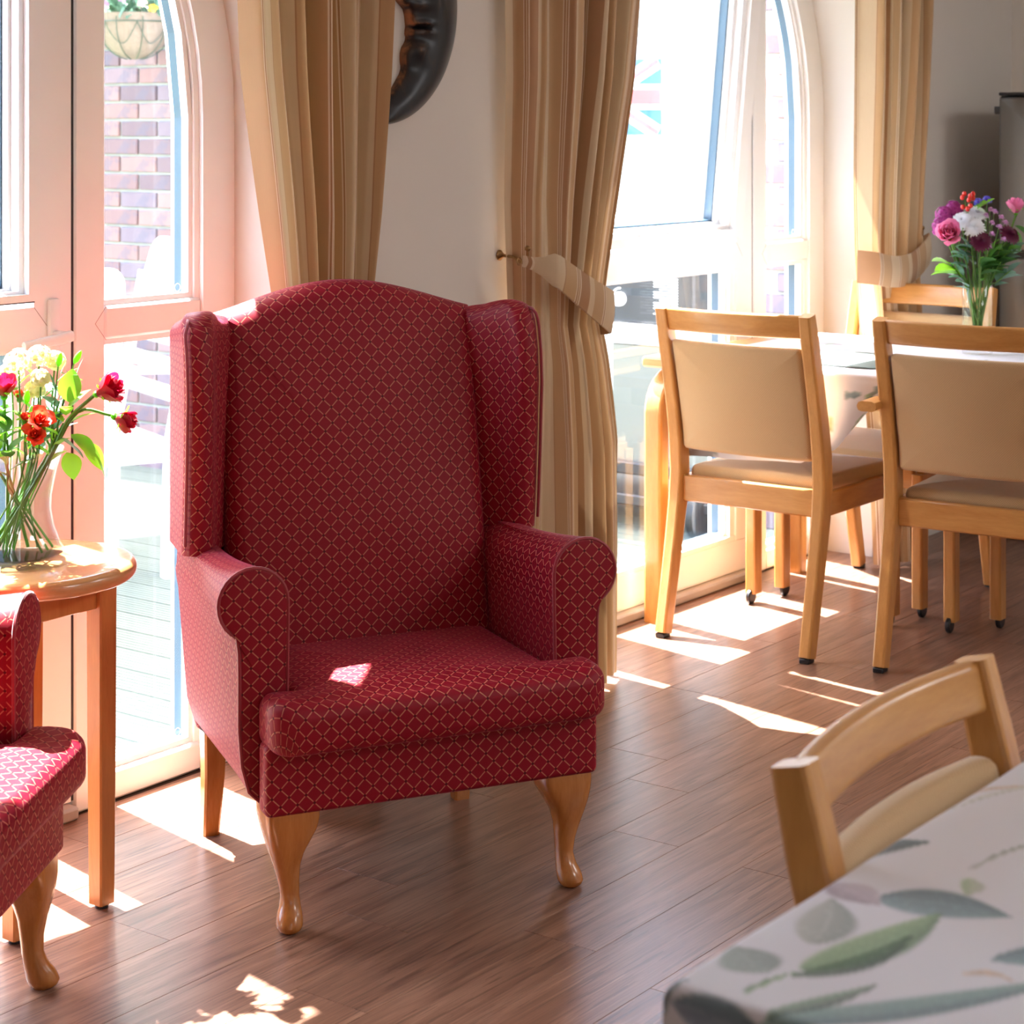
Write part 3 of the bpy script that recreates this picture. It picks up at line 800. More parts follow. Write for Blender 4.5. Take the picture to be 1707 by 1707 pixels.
NTX, NTY, NTZ = 1.338, .848, .735
c_ = cloth('tablecloth', NTX, 2.75, -.25, NTY-.010, NTZ, (.24, .05, .05, .11), .0034, near_leaves, None, None, .003)
tag(c_, 'white tablecloth with large grey green watercolour leaves, blurred across the near table', 'tablecloth')
tb = thing('dining_table', 'near dining table hidden under the leaf print cloth at lower right', 'table', (2.04, .3, 0))
box('tabletop', -.69, .70, -.54, .532, .70, .732, M['beechx'], tb, .006)
for sx in (-1, 1):
    for sy in (-1, 1): MB().add(*bar([(sx*.62, sy*.46, 0), (sx*.62, sy*.46, .70)], .05, .05, (1, 0, 0), .008, 2)).obj('leg', M['beech'], tb)
FX0, FX1, FZ = 4.785, 5.625, .742
rl = []
rr_ = random.Random(3)
for i in range(46):
    x, y = rr_.uniform(4.5, 5.7), rr_.uniform(1.4, 3.1); a = rr_.uniform(0, 6.28); L = rr_.uniform(.05, .13)
    rl.append(((x, y), (x+L*math.cos(a), y+L*math.sin(a)), L*rr_.uniform(.1, .3), *rr_.choice([(teal, tealp), (gry, pale), (grn, pgrn), (pur, gry)]), rr_.uniform(-.1, .1)))
rl += [((4.60, 2.43), (4.68, 2.36), .022, dk, gry, 0), ((4.70, 2.50), (4.66, 2.44), .016, teal, tealp, 0), ((4.58, 2.9), (4.56, 2.72), .025, (.35, .42, .5), tealp, 0)]
hemf = lambda y: lin(y, [1.4, 2.30, 2.37, 2.42, 2.52, 2.62, 3.05], [.16, .17, .2, .36, .76, .93, 1.0])
c2 = cloth('tablecloth', FX0+.01, FX1, 1.50, 3.03, FZ, (.275, .2, .0, .0), .012, rl, hemf, None, .004)
tag(c2, 'white leaf print tablecloth on the far table by the window door', 'tablecloth')
tf = thing('dining_table', 'far beech dining table with bentwood legs beside the window door', 'table', (5.2, 2.3, 0))
box('tabletop', -.405, .42, -.85, .835, .708, .738, M['beechy'], tf, .006)
for sx in (-1, 1):
    for yy in (.785, -.78):
        xx = sx*.392+(0 if sx > 0 else -.012)
        pth = [(xx, yy, 0), (xx, yy, .3), (xx, yy, .56)]
        for a in np.linspace(0, PI/2, 8): pth.append((xx-sx*(.1-.1*math.cos(a)), yy, .58+.1*math.sin(a)))
        pth.append((xx-sx*.24, yy, .682))
        MB().add(*bar(pth, .058, .046, (0, 1, 0), .008, 2)).obj('leg', M['beech'], tf, True, 20)
pmo = thing('placemat', 'dark grey green placemat on the far table between the two chair backs', 'placemat', (5.04, 2.56, FZ+.0015), 0)
v, f, uv = pillow(roundpoly([(-.17, -.11), (.15, -.11), (.15, .11), (-.17, .11)], .012, 4, .05), .003, .0012, 0, 0, lambda a, b, c: (a, b, c+.0025), None, (0, 0), 2, 1)
MB().add(v, f, uv).obj('board', M['mat'], pmo)

# round side table
st = thing('side_table', 'small round orange wood side table between the armchairs, carrying a vase of roses', 'side table', (2.372, 2.857, 0))
pr_ = [(.165, .588)]+[(.187+.013*math.sin(a), .604-.016*math.cos(a)) for a in np.linspace(0, PI, 10)]+[(.165, .62)]
MB().add(*lathe(pr_, 56)).obj('tabletop', M['sidetop'], st, True, 50)
for sx in (-1, 1):
    for sy in (-1, 1):
        lg = MB().add(*bar([(sx*.0965, sy*.0985, .008), (sx*.0965, sy*.0985, .3), (sx*.0965, sy*.0985, .588)], [.034, .038, .040], [.034, .038, .040], (1, 0, 0), .003, 1)).obj('leg', M['sidewood'], st, True, 20)
        MB().add(*lathe([(.012, 0), (.012, .009)], 12, sx*.0965, sy*.0985)).obj('glide', M['black'], lg)
    box('apron', -.08, .08, sx*.0985-.009, sx*.0985+.009, .535, .588, M['sidewood'], st, .002)
    box('apron', sx*.0965-.009, sx*.0965+.009, -.08, .08, .535, .588, M['sidewood'], st, .002)

# ------------------------------------------------------------------ flowers
BR, BF = Vector((.599, -.8007, 0)), Vector((.8007, .599, 0)); UP = Vector((0, 0, 1))
def petal(L, Wd, cup, open_, curl, n=5, m=4):
    """petal patch: starts at the origin, grows along +z and leans out along +x"""
    v = []; f = []
    for i in range(n+1):
        u = i/n; w = Wd*math.sin(PI*min(.97, .10+.80*u))**.7
        ang = open_*u+curl*u*u
        x = L*u*math.sin(ang); z = L*u*math.cos(ang)
        for j in range(m+1):
            s = (j/m-.5)*2
            v.append((x-cup*w*s*s*(1-.3*u), w*s, z-.06*L*s*s*u))
    for i in range(n):
        for j in range(m): a = i*(m+1)+j; f.append((a, a+1, a+m+2, a+m+1))
    return v, f
def rose_mesh(R, flare=.3, petals=15, seed=0):
    """cupped rose: petals are sectors of nested egg shells, the outer ones rolling out at the rim"""
    r = random.Random(seed); mb = MB()
    for i in range(petals):
        q = i/(petals-1); Rk = R*(.22+.74*q**.8); H = R*(1.95-.35*q)*r.uniform(.95, 1.04); a0 = i*2.4+r.uniform(-.25, .25)
        wd = 1.15-.25*q; fl_ = flare*q*q*r.uniform(.7, 1.25); n, m = 7, 6; v = []; f = []
        for ii in range(n+1):
            u = ii/n; w = wd*math.sin(PI*min(.93, .12+.80*u))**.55
            rad = Rk*math.sin(PI*(.06+.56*u))**.85+R*fl_*u**4
            for j in range(m+1):
                sg = (j/m-.5)*2; ph = a0+sg*w
                rr = rad*(1+.05*sg*sg*u+.03*math.sin(5*sg+i)*u)
                z = H*u-.13*H*sg*sg*u-R*.28*fl_*u**6+.02*R*math.sin(7*sg+i*1.7)*u
                v.append((rr*math.cos(ph), rr*math.sin(ph), z))
        for ii in range(n):
            for j in range(m): a = ii*(m+1)+j; f.append((a, a+1, a+m+2, a+m+1))
        mb.add(v, f)
    mb.add(*lathe([(R*.1, R*.1), (R*.2, R*.6), (R*.16, R*1.2), (R*.05, R*1.55)], 10)); return mb
def mum_mesh(R, petals=70, seed=0, flat=.55):
    r = random.Random(seed); mb = MB()
    for i in range(petals):
        q = (i+.5)/petals; a = i*2.39996; ph = math.acos(1-q*1.15) if q < .95 else 1.65
        L = R*(.45+.55*q)*r.uniform(.9, 1.08); w = R*.11
        v = []; f = []
        for k in range(4):
            u = k/3; ww = w*(.6, 1, 1, .45)[k]; an = ph+.25*u*u
            for s in (-1, 1): v.append((L*u*math.sin(an), s*ww, L*u*math.cos(an)*flat+.004*(1-abs(s))))
        for k in range(3): f.append((2*k, 2*k+1, 2*k+3, 2*k+2))
        Mx = Matrix.Rotation(a, 4, 'Z'); mb.add([tuple(Mx @ Vector(p)) for p in v], f)
    mb.add(*lathe([(R*.1, -R*.35), (R*.3, -R*.1), (R*.2, R*.1)], 10)); return mb
def ball(c, r, n=7, m=5, st=1):
    v, f = lathe([(r*math.sin(PI*(k+.02)/(m+.04)), -r*math.cos(PI*(k+.02)/(m+.04))*st) for k in range(m+1)], n)
    return [(p[0]+c[0], p[1]+c[1], p[2]+c[2]) for p in v], f
def floret_mesh(R, n, seed, fr, squash=1.0):
    """dense head of small five petalled florets"""
    r = random.Random(seed); mb = MB()
    for i in range(n):
        z = 1-1.5*(i+.5)/n; a = i*2.39996; q = math.sqrt(max(0, 1-z*z))
        d = Vector((q*math.cos(a), q*math.sin(a), z*squash)); Mx = axis_matrix(d*R*r.uniform(.8, 1.05), d, r.uniform(0, 6))
        for k in range(5):
            pv, pf = petal(fr, fr*.42, .1, 1.05, .3, 2, 2)
            mb.add([tuple(Mx @ Matrix.Rotation(k*1.2566, 4, 'Z') @ Vector(p)) for p in pv], pf)
    return mb
def leaf_mesh(L, Wd, bend=.6, tooth=0, fold=.25):
    n = 10; v = []; f = []
    for i in range(n+1):
        u = i/n; w = Wd*math.sin(PI*u**.85)**.85+(.0004)
        if tooth: w *= 1+tooth*(.5-((i*.5) % 1))
        ang = bend*u
        for s in (-1, 0, 1): v.append((s*w, L*u*math.cos(ang*.6), -L*u*math.sin(ang*.6)*.6+abs(s)*w*fold))
    for i in range(n): f += [(3*i, 3*i+1, 3*i+4, 3*i+3), (3*i+1, 3*i+2, 3*i+5, 3*i+4)]
    return v, f
def leaf_at(root, base, p, d, L, Wd, m, bend=.6, roll=0, tooth=0):
    """leaf growing from p (world) towards d"""
    d = Vector(d).normalized(); side = d.cross(UP); side = side.normalized() if side.length > .05 else Vector((1, 0, 0)); nz = side.cross(d)
    B = Matrix((side, d, nz)).transposed().to_4x4()
    v, f = leaf_mesh(L, Wd, bend, tooth)
    return MB().add(v, f).xf(Matrix.Translation(Vector(p)-base) @ B @ Matrix.Rotation(roll, 4, 'Y')).obj('leaf', m, root)
def stem_path(a, b, axis, sag=.03):
    a, b, axis = Vector(a), Vector(b), Vector(axis).normalized()
    L = (b-a).length; c1 = a+(b-a)*.45+UP*sag; c2 = b-axis*min(.06, L*.3)
    return spline([a, a+(c1-a)*.5, c1, c2, b], 5)
class Bouquet:
    def __init__(s, base, rim_r, foot_r, h):
        s.b = Vector(base); s.rr = rim_r; s.fr = foot_r; s.h = h; s.k = 0
    def pt(s, r, u, f=0): return s.b+BR*r+BF*f+UP*(s.h+u)
    def foot(s, r, f):
        s.k += 1; a = s.k*2.4; q = s.fr*(.5+.42*((s.k*.37) % 1))
        # stems cross inside the vase: a flower leaning right stands on the left
        return s.b+BR*(-r/max(abs(r), .02)*q*.6*min(1, abs(r)/.05)+q*.55*math.cos(a))+BF*q*.7*math.sin(a)+UP*(.012+.01*((s.k*.6) % 1))
    def neck(s, r, f):
        q = s.rr*.82; n = math.hypot(r, f); k = min(.9, q/max(n, 1e-4)*.92)
        return s.b+BR*r*k+BF*f*k+UP*(s.h-.015)
    def stem(s, root, base, p, axis, r, f, rad, m, sag=.0):
        a = s.foot(r, f); nk = s.neck(r, f); p = Vector(p); ax = Vector(axis).normalized()
        pts = spline([a, a+(nk-a)*.5, nk, nk+(p-ax*.03-nk)*.55+UP*sag, p-ax*.006], 5)
        return MB().add(*tube([q-base for q in pts], rad, 6)).obj('stem', m, root)
    def flower(s, name, label, cat, r, u, f, axis, bloom, m, rad=.0022, sm=None, leaves=(), sag=.0, sepals=None, group=None):
        """r,u,f: right, up over the rim, away; axis in the same frame"""
        p = s.pt(r, u, f); ax = BR*axis[0]+UP*axis[1]+BF*axis[2]
        base = s.b+UP*.012
        root = thing(name, label, cat, base, 0, group)
        s.stem(root, base, p, ax, r, f, rad, sm or M['stem'], sag)
        bl = bloom.xf(axis_matrix(p-base, ax, random.uniform(0, 6))).obj('bloom', m, root, True, None)
        if sepals:
            mb = MB()
            for k in range(5):
                pv, pf = petal(sepals, sepals*.22, .2, .35, .5, 4, 2); mb.add([tuple(Matrix.Rotation(k*1.2566, 4, 'Z') @ Matrix.Translation((sepals*.2, 0, -sepals*.12)) @ Vector(q)) for q in pv], pf)
            mb.add(*ball((0, 0, -sepals*.08), sepals*.26)); mb.xf(axis_matrix(p-base, ax)).obj('sepals', M['leafb'], root)
        for (lr, lu, lf, dx, du, df, L, Wd, lm, *ex) in leaves:
            leaf_at(root, base, s.pt(lr, lu, lf), BR*dx+UP*du+BF*df, L, Wd, lm, *(ex or ()))
        return root

def make_vase(name, label, loc, prof, wall_t, water_h, base_t=.012, n=40):
    t = thing(name, label, 'vase', loc)
    inner = [(max(r-wall_t, .002), max(z, base_t)) for r, z in prof if z >= base_t-1e-6]
    full = prof+[(prof[-1][0]-wall_t*.5, prof[-1][1]+.0012)]+inner[::-1]
    MB().add(*lathe(full, n, 0, 0, True, True)).obj('glass_body', M['vase'], t, True, 60)
    wp = [(lin(z, [q[1] for q in inner], [q[0] for q in inner])-.0006, z) for z in np.linspace(base_t+.001, water_h, 10)]
    MB().add(*lathe(wp, n)).obj('water', M['water'], t, True, 50)
    return t
# vase one: flared, waisted, on the side table
V1 = Vector((2.364, 2.867, .62))
make_vase('flared_vase', 'flared clear glass vase of roses and carnations on the round side table', V1,
          [(.105, 0), (.108, .004), (.098, .010), (.088, .016), (.079, .03), (.068, .06), (.0625, .09), (.0635, .115), (.07, .15), (.078, .178), (.086, .198)], .003, .155)
B1 = Bouquet(V1, .084, .076, .198)
lb, ld, lg_ = M['leafb'], M['leafd'], M['leafg']
B1.flower('red_rose', 'open crimson rose leaning far right over the side table, upper of two', 'rose', .150, .100, -.02, (.85, .38, -.15), rose_mesh(.026, .34, 17, 1), M['rosered'], .0035, M['stem'],
          [(.10, .085, -.02, .05, .9, .1, .06, .021, lb, .3, .4), (.105, .03, -.03, .9, -.5, -.2, .07, .02, lb, .9, .2), (.085, .02, -.02, .8, -.35, -.3, .06, .02, lg_, .5, -.5)], .01, .026)
B1.flower('red_rose', 'half open crimson rose drooping right, lower of two over the side table', 'rose', .180, .058, -.01, (.86, -.32, -.1), rose_mesh(.021, .2, 13, 2), M['rosered'], .003, M['stem'],
          [(.12, .01, -.01, .75, -.7, .1, .065, .02, lb, .6, .6), (.14, .0, -.02, .6, -.85, 0, .055, .014, lb, .5, -.3), (.10, .0, -.04, .35, -.9, -.2, .05, .02, lb, .3, .3)], .035, .028)
B1.flower('red_rose', 'dark crimson rose standing upright near the left photo edge', 'rose', -.012, .098, -.03, (.06, .95, -.3), rose_mesh(.022, .2, 14, 3), M['rosered'], .003, M['stem'],
          [(-.01, .05, -.02, -.4, .8, -.3, .05, .014, ld, .4)], 0, .026)
for i, (r, u, f, ax, lbl) in enumerate((
    (.050, .052, -.05, (.5, .6, -.6), 'ruffled scarlet carnation low over the vase rim, larger of the close pair'),
    (.047, .030, -.055, (.2, .5, -.8), 'ruffled scarlet carnation lowest on the vase rim'),
    (.030, .055, -.05, (.1, .9, -.3), 'scarlet carnation bud just opening above the vase middle'),
    (.092, .115, .02, (.35, .9, .1), 'scarlet carnation bud high to the right among grey green leaves'),
    (-.002, .083, .04, (-.1, 1, 0), 'scarlet carnation bud behind the upright dark rose'))):
    B1.flower('carnation', lbl, 'carnation', r, u, f, ax, rose_mesh((.015, .012, .009, .008, .009)[i], (1.2, 1.2, .4, .3, .3)[i], 14, 20+i), M['carn'], .0016, M['stem'],
              [(r*.8, u-.03, f, .3, .9, 0, .04, .004, lg_, .3)], 0, .022)
for i, (r, u, f, s_) in enumerate(((.0, .150, .02, .024), (.035, .158, .03, .02), (.062, .150, .04, .016), (-.02, .125, .05, .022), (.045, .125, -.0, .014), (.028, .10, .03, .015))):
    B1.flower('cream_blossom', ('large cream blossom above the upright crimson rose', 'topmost cream blossom of the side table bouquet', 'small cream blossom at upper right of the cream cluster', 'leftmost cream blossom at the photo edge', 'small cream blossom low on the right of the cream cluster', 'lowest cream blossom, over the vase middle')[i], 'flower', r, u, f, (.2*(i % 3-1), 1, -.2), floret_mesh(s_, 26, 40+i, .009), M['cream'], .0016, M['stem'], [(r, u-.04, f, .6*(-1)**i, .6, .2, .05, .006, lb, .5)], 0, None, 'cream blossoms in the side table bouquet')
for i, (r, u, f, ax) in enumerate(((.03, .09, -.04, (.1, 1, -.1)), (.075, .15, .01, (.2, 1, 0)), (.105, .155, .01, (.5, .9, 0)))):
    t_ = B1.flower('carnation_bud', ('closed green bud with a pink tip by the upright rose', 'thin closed green bud high above the vase', 'thin closed green bud leaning right above the big rose leaf')[i], 'flower bud', r, u, f, ax,
              MB().add(*lathe([(.0015, -.006), (.005, 0), (.0055, .008), (.003, .017), (.001, .02)], 10)), M['leafb'], .0013, M['stem'], [(r, u-.03, f, .3, 1, .1, .035, .0035, lg_, .2), (r-.005, u-.05, f, -.3, 1, .1, .035, .0035, lg_, .2)])
for i, (r, u, f, m_) in enumerate(((-.045, .06, .0, ld), (.02, .045, .04, lb), (.06, .06, .05, lg_), (-.03, .05, -.05, lb), (.0, .03, -.06, ld), (.075, .085, .03, lg_), (-.06, .09, .03, lb), (.09, .05, .0, lb))):
    base = V1+UP*.012
    t_ = thing('foliage_sprig', 'leafy green sprig filling the side table bouquet', 'foliage', base, 0, 'leaf sprigs in the side table bouquet')
    p = B1.pt(r, u, f); B1.stem(t_, base, p, BR*r+UP*.1+BF*f, r, f, .0022, M['stem'])
    for k in range(9):
        a = k*2.4+i; q = B1.pt(r*(.65+.05*k), u-.075+.012*k, f*(.65+.05*k))
        leaf_at(t_, base, q, BR*math.cos(a)*.8+BF*math.sin(a)*.8+UP*.6, .045+.012*(k % 3), .009+.003*(k % 2), m_, .6, 0)

# vase two: straight cylinder on the far table
V2 = Vector((5.372, 2.386, FZ+.002))
make_vase('cylinder_vase', 'straight clear glass vase of mixed pink and white flowers on the far table', V2, [(.040, 0), (.042, .003), (.042, .2)], .003, .155, .01)
B2 = Bouquet(V2, .041, .034, .2)
B2.flower('pink_rose', 'pink rose low on the left side of the far table bouquet', 'rose', -.090, .130, -.05, (-.25, .45, -.85), rose_mesh(.030, .45, 22, 11), M['pink'], .003, M['stem'], [], 0, .026)
B2.flower('pink_rose', 'pink rose bud high on the right side of the far table bouquet', 'rose', .108, .195, .0, (-.05, 1, -.2), rose_mesh(.024, .2, 14, 12), M['pink'], .003, M['stem'], [(.09, .15, .0, .4, -.8, -.2, .07, .024, ld, .3, .5), (.10, .16, -.02, .7, -.5, -.2, .06, .024, ld, .3, .2)], 0, .024)
for i, (r, u, f, s_, ax) in enumerate(((-.050, .176, -.03, .037, (-.3, .7, -.6)), (-.004, .196, -.01, .040, (.2, .9, -.4)), (-.018, .158, -.045, .038, (.1, .5, -.85)))):
    B2.flower('white_chrysanthemum', ('left', 'top', 'front')[i]+' white chrysanthemum in the far table bouquet', 'chrysanthemum', r, u, f, ax, mum_mesh(s_, 80, 30+i, .8), M['white'], .0024)
for i, (r, u, f, ax) in enumerate(((-.002, .120, -.06, (0, .45, -.9)), (.083, .138, -.04, (.4, .6, -.7)))):
    B2.flower('burgundy_chrysanthemum', 'dark burgundy chrysanthemum, '+('below the white ones', 'at the right')[i]+' of the far table bouquet', 'chrysanthemum', r, u, f, ax, mum_mesh(.036, 90, 60+i, .75), M['burg'], .0024)
for i, (r, u, f) in enumerate(((-.085, .185, .02), (-.060, .20, .03), (-.10, .155, .0), (-.075, .165, .03))):
    B2.flower('magenta_stock', ('magenta stock bloom directly above the low pink rose', 'topmost magenta stock bloom beside the berries', 'leftmost magenta stock bloom, touching the low pink rose', 'magenta stock bloom wedged between pink rose and white chrysanthemum')[i], 'flower', r, u, f, (r*4, 1, -.3), floret_mesh(.026, 40, 70+i, .009), M['magenta'], .0022, None, [], 0, None, 'magenta stocks in the far table bouquet')
# lilac daisies: small heads on one branching spray each
for i, (r, u, f) in enumerate(((.045, .20, -.02), (.058, .185, -.04), (.030, .17, -.05), (.072, .17, -.03), (.048, .16, -.06), (.028, .14, -.06), (.060, .125, -.06), (.018, .19, -.03), (.02, .105, -.06), (.038, .205, .0))):
    B2.flower('lilac_daisy', 'small lilac spray daisy right of the white blooms', 'daisy', r, u, f, (.2, .7, -.7), mum_mesh(.012, 18, 80+i, .5).add(*ball((0, 0, .004), .0045)), M['lilac'], .0012, None, [], 0, None, 'lilac spray daisies in the far table bouquet')
root = thing('berry_sprig', 'sprig of glossy red berries at the top of the far table bouquet', 'berries', V2+UP*.012)
base = V2+UP*.012
B2.stem(root, base, B2.pt(-.03, .215, .0), BR*-.1+UP, -.03, 0, .0016, M['stemb'])
for (r, u, f) in ((-.042, .238, 0), (-.034, .248, .01), (-.022, .243, -.01), (-.010, .248, .01), (-.012, .236, 0), (-.028, .232, -.02), (-.045, .212, -.02), (-.034, .207, -.03), (-.026, .216, -.03)):
    p = B2.pt(r, u, f)-base
    v, f_ = ball(p, .0068, 10, 7, 1.15); bq = MB().add(v, f_).obj('berry', M['berry'], root)
    MB().add(*tube([B2.pt(-.03, .2, 0)-base, B2.pt((r-.03)/2, u-.012, f)-base, p], .0008, 5)).obj('twig', M['stem'], root)
leaf_at(root, base, B2.pt(-.015, .20, 0), BR*.8+UP*.55, .075, .016, lb, .3, .3)
for i, (r, u, f, m_, n_) in enumerate(((-.085, .06, -.03, lb, 4), (-.05, .085, -.05, lg_, 5), (-.055, .03, -.04, lg_, 5), (.03, .08, -.04, ld, 8), (.07, .07, -.02, ld, 8), (.0, .06, -.05, ld, 8), (.05, .10, .03, ld, 8), (.115, .10, .0, lg_, 4), (.02, .05, .03, ld, 8), (-.02, .10, -.02, ld, 8), (.09, .04, -.03, lg_, 5), (-.03, .11, -.06, lg_, 4), (.08, .10, -.05, ld, 7))):
    t_ = thing('foliage_sprig', 'leafy green sprig filling the far table bouquet', 'foliage', base, 0, 'leaf sprigs in the far table bouquet')
    p = B2.pt(r, u, f); B2.stem(t_, base, p, BR*r+UP*.1+BF*f, r, f, .002, M['stem'])
    for k in range(n_):
        a = k*2.4+i*1.3; q = B2.pt(r*(.5+.5*k/n_), u-.05*(1-k/n_), f*(.5+.5*k/n_))
        big = m_ is lb
        sgn = -1 if r < 0 else 1
        d = BR*(sgn*.7+.5*math.cos(a))+BF*math.sin(a)*.6+UP*(.25 if big else .5)
        leaf_at(t_, base, q, d, (.075 if big else .05)+.01*(k % 3), (.022 if big else .013)+.004*(k % 2), m_, .7, .4*math.sin(a), .25 if big else 0)
for i, (r, u, f) in enumerate(((.008, .222, .02), (.032, .23, .02))):
    B2.flower('blue_statice', ('tiny blue violet statice next to the berries', 'tiny blue violet statice standing above the lilac daisies')[i], 'flower', r, u, f, (0, 1, -.2), floret_mesh(.012, 18, 95+i, .005), M['blue'], .0014, None, [], 0, None, 'blue statice in the far table bouquet')

# ------------------------------------------------------------------ curtains with tiebacks
def make_curtain(label, XL, XR, Y, folds, zs, ztop, zbot, amp, ph=0, width=1.7, uoff=0, m='curtain', tuck=0):
    """XL, XR: edges against height zs; folds across; cloth width sets the stripe scale"""
    t = thing('curtain', label, 'curtain', (0, 0, 0))
    nt, nz = 150, 80; v = []; uv = []; f = []
    for i in range(nz+1):
        z = ztop+(zbot-ztop)*i/nz
        xl, xr, am = lin(z, zs, XL)*.986, lin(z, zs, XR)*.986, lin(z, zs, amp)
        y0 = lin(z, zs, Y)-.04
        for j in range(nt+1):
            s = j/nt
            q = 2*PI*folds*(s+.035*math.sin(2*PI*s*1.7+ph)+.012*math.sin(2.1*z+ph+s*5))+ph
            x = xl+(xr-xl)*(s+.3/folds/6.28*math.sin(2*q)*-1)
            y = y0+am*(math.sin(q)+.32*math.sin(2.3*q+1.1+ph)+.25*math.sin(.47*q+z*1.3))
            if tuck: k_ = max(0, 1-s/.2); y = y+(tuck+y0-y)*k_**.7
            v.append((x, y, z)); uv.append((s*width+uoff, z))
    for i in range(nz):
        for j in range(nt): a = i*(nt+1)+j; f.append((a, a+nt+1, a+nt+2, a+1))
    MB().add(v, f, uv).obj('drape', M[m], t, True, None)
    return t
zs = [0, .35, .6, .80, .90, 1.02, 1.2, 1.5, 1.75, 2.5]
# pier curtain of the right hand window, tied to the pier
make_curtain('tan striped curtain right of the red armchair, tied back to the pier', [3.985, 3.985, 3.99, 4.0, 4.005, 4.0, 3.99, 3.985, 3.98, 3.975], [4.33, 4.335, 4.33, 4.285, 4.265, 4.290, 4.335, 4.40, 4.445, 4.52],
             [2.90]*4+[2.91]*3+[2.90]*3, 5.5, zs, 2.45, .018, [.032, .03, .027, .02, .016, .019, .026, .032, .034, .036], .4, 1.25, .07, 'curtain', .095)
# curtain of the left window, gathered behind the armchair
make_curtain('tan striped curtain behind the armchair back, left of the moon ornament', [3.03, 3.03, 3.04, 3.06, 3.075, 3.08, 3.045, 2.985, 2.96, 2.90], [3.38, 3.37, 3.36, 3.34, 3.335, 3.345, 3.36, 3.378, 3.39, 3.40],
             [2.905]*10, 4.5, zs, 2.45, .018, [.036, .034, .03, .024, .02, .026, .034, .042, .044, .046], 2.1, 1.1, 0, 'thin')
# far curtain by the corner
make_curtain('pale sunlit striped curtain by the far corner, behind the far chair', [5.83, 5.80, 5.76, 5.72, 5.70, 5.69, 5.69, 5.70, 5.70, 5.70], [6.08, 6.08, 6.07, 6.065, 6.06, 6.07, 6.085, 6.12, 6.15, 6.2],
             [2.90]*10, 4.0, zs, 2.45, .018, [.03, .03, .028, .026, .024, .026, .03, .035, .036, .038], 1.2, 1.2, .03, 'thin')
def tieback(label, x0, z0, x1, z1, h0, h1, y_front, ywall, sag, hook_x, mirror=False, uo=0):
    t = thing('curtain_tieback', label, 'tieback', (0, 0, 0))
    n = 28; m = 8; rings = []; uvs = []; L = math.hypot(x1-x0, z1-z0)
    for i in range(n+1):
        s = i/n
        x = x0+(x1-x0)*s; z = z0+(z1-z0)*s-sag*math.sin(PI*s)
        y = y_front-.012*math.sin(PI*s)+.07*max(0, 1-s/.12)+(max(0, s-.93)/.07)**1.5*.05
        h = lin(s, [0, .06, .10, 1], [h0*.35, h0*.45, h0, h1])
        dx, dz = (x1-x0)/L, (z1-z0)/L
        r = []; u_ = []
        for k in range(m+1):
            q = k/m-.5; r.append((x-dz*q*h*.25*(1 if not mirror else 1), y-.006*math.cos(q*PI), z+q*h)); u_.append((s*L+uo, q*h))
        for k in range(m, -1, -1):
            q = k/m-.5; r.append((x-dz*q*h*.25, y+.005, z+q*h)); u_.append((s*L+uo, q*h))
        rings.append(r); uvs.append(u_)
    v, f, uv = loft(rings, True, uvs); MB().add(v, f, uv).obj('band', M['curtain'], t)
    ring = [(x0-.012*(1 if x1 > x0 else -1)+.009*math.cos(a), y_front+.076, z0+.009*math.sin(a)) for a in np.linspace(0, 2*PI, 15)]
    MB().add(*tube(ring, .0016, 6, False)).obj('ring', M['brass'], t)
    return t
tieback('striped fabric tieback pulled across the curtain right of the armchair', 3.905, 1.064, 4.195, .918, .075, .105, 2.815, 2.99, .01, 3.93, False, .05)
tieback('striped fabric tieback on the curtain hidden behind the armchair', 3.35, 1.03, 3.05, .90, .075, .10, 2.81, 2.99, .01, 3.93)
tieback('pale fabric tieback slung around the sunlit far curtain', 6.03, 1.02, 5.585, .955, .09, .10, 2.815, 2.99, .05, 6.2)
def hook(label, x, z):
    t = thing('tieback_hook', label, 'hook', (x, WIN_IN, z))
    v, f = lathe([(.013, 0), (.013, .003), (.008, .008), (.0045, .014)], 16)
    MB().add(v, f).xf(Matrix.Rotation(PI/2, 4, 'X')).obj('wall_plate', M['brass'], t)
    pth = spline([(0, -.01, 0), (0, -.045, -.004), (0, -.066, -.015), (0, -.084, -.008), (0, -.086, .014)], 6)
    MB().add(*tube(pth, .004, 8)).obj('arm', M['brass'], t)
    v, f = ball((0, -.086, .019), .0075, 12, 8); MB().add(v, f).obj('knob', M['brass'], t)
hook('aged brass tieback hook on the pier beside the striped curtain', 3.945, 1.072)
hook('aged brass tieback hook on the far wall beside the pale curtain', 6.11, 1.03)

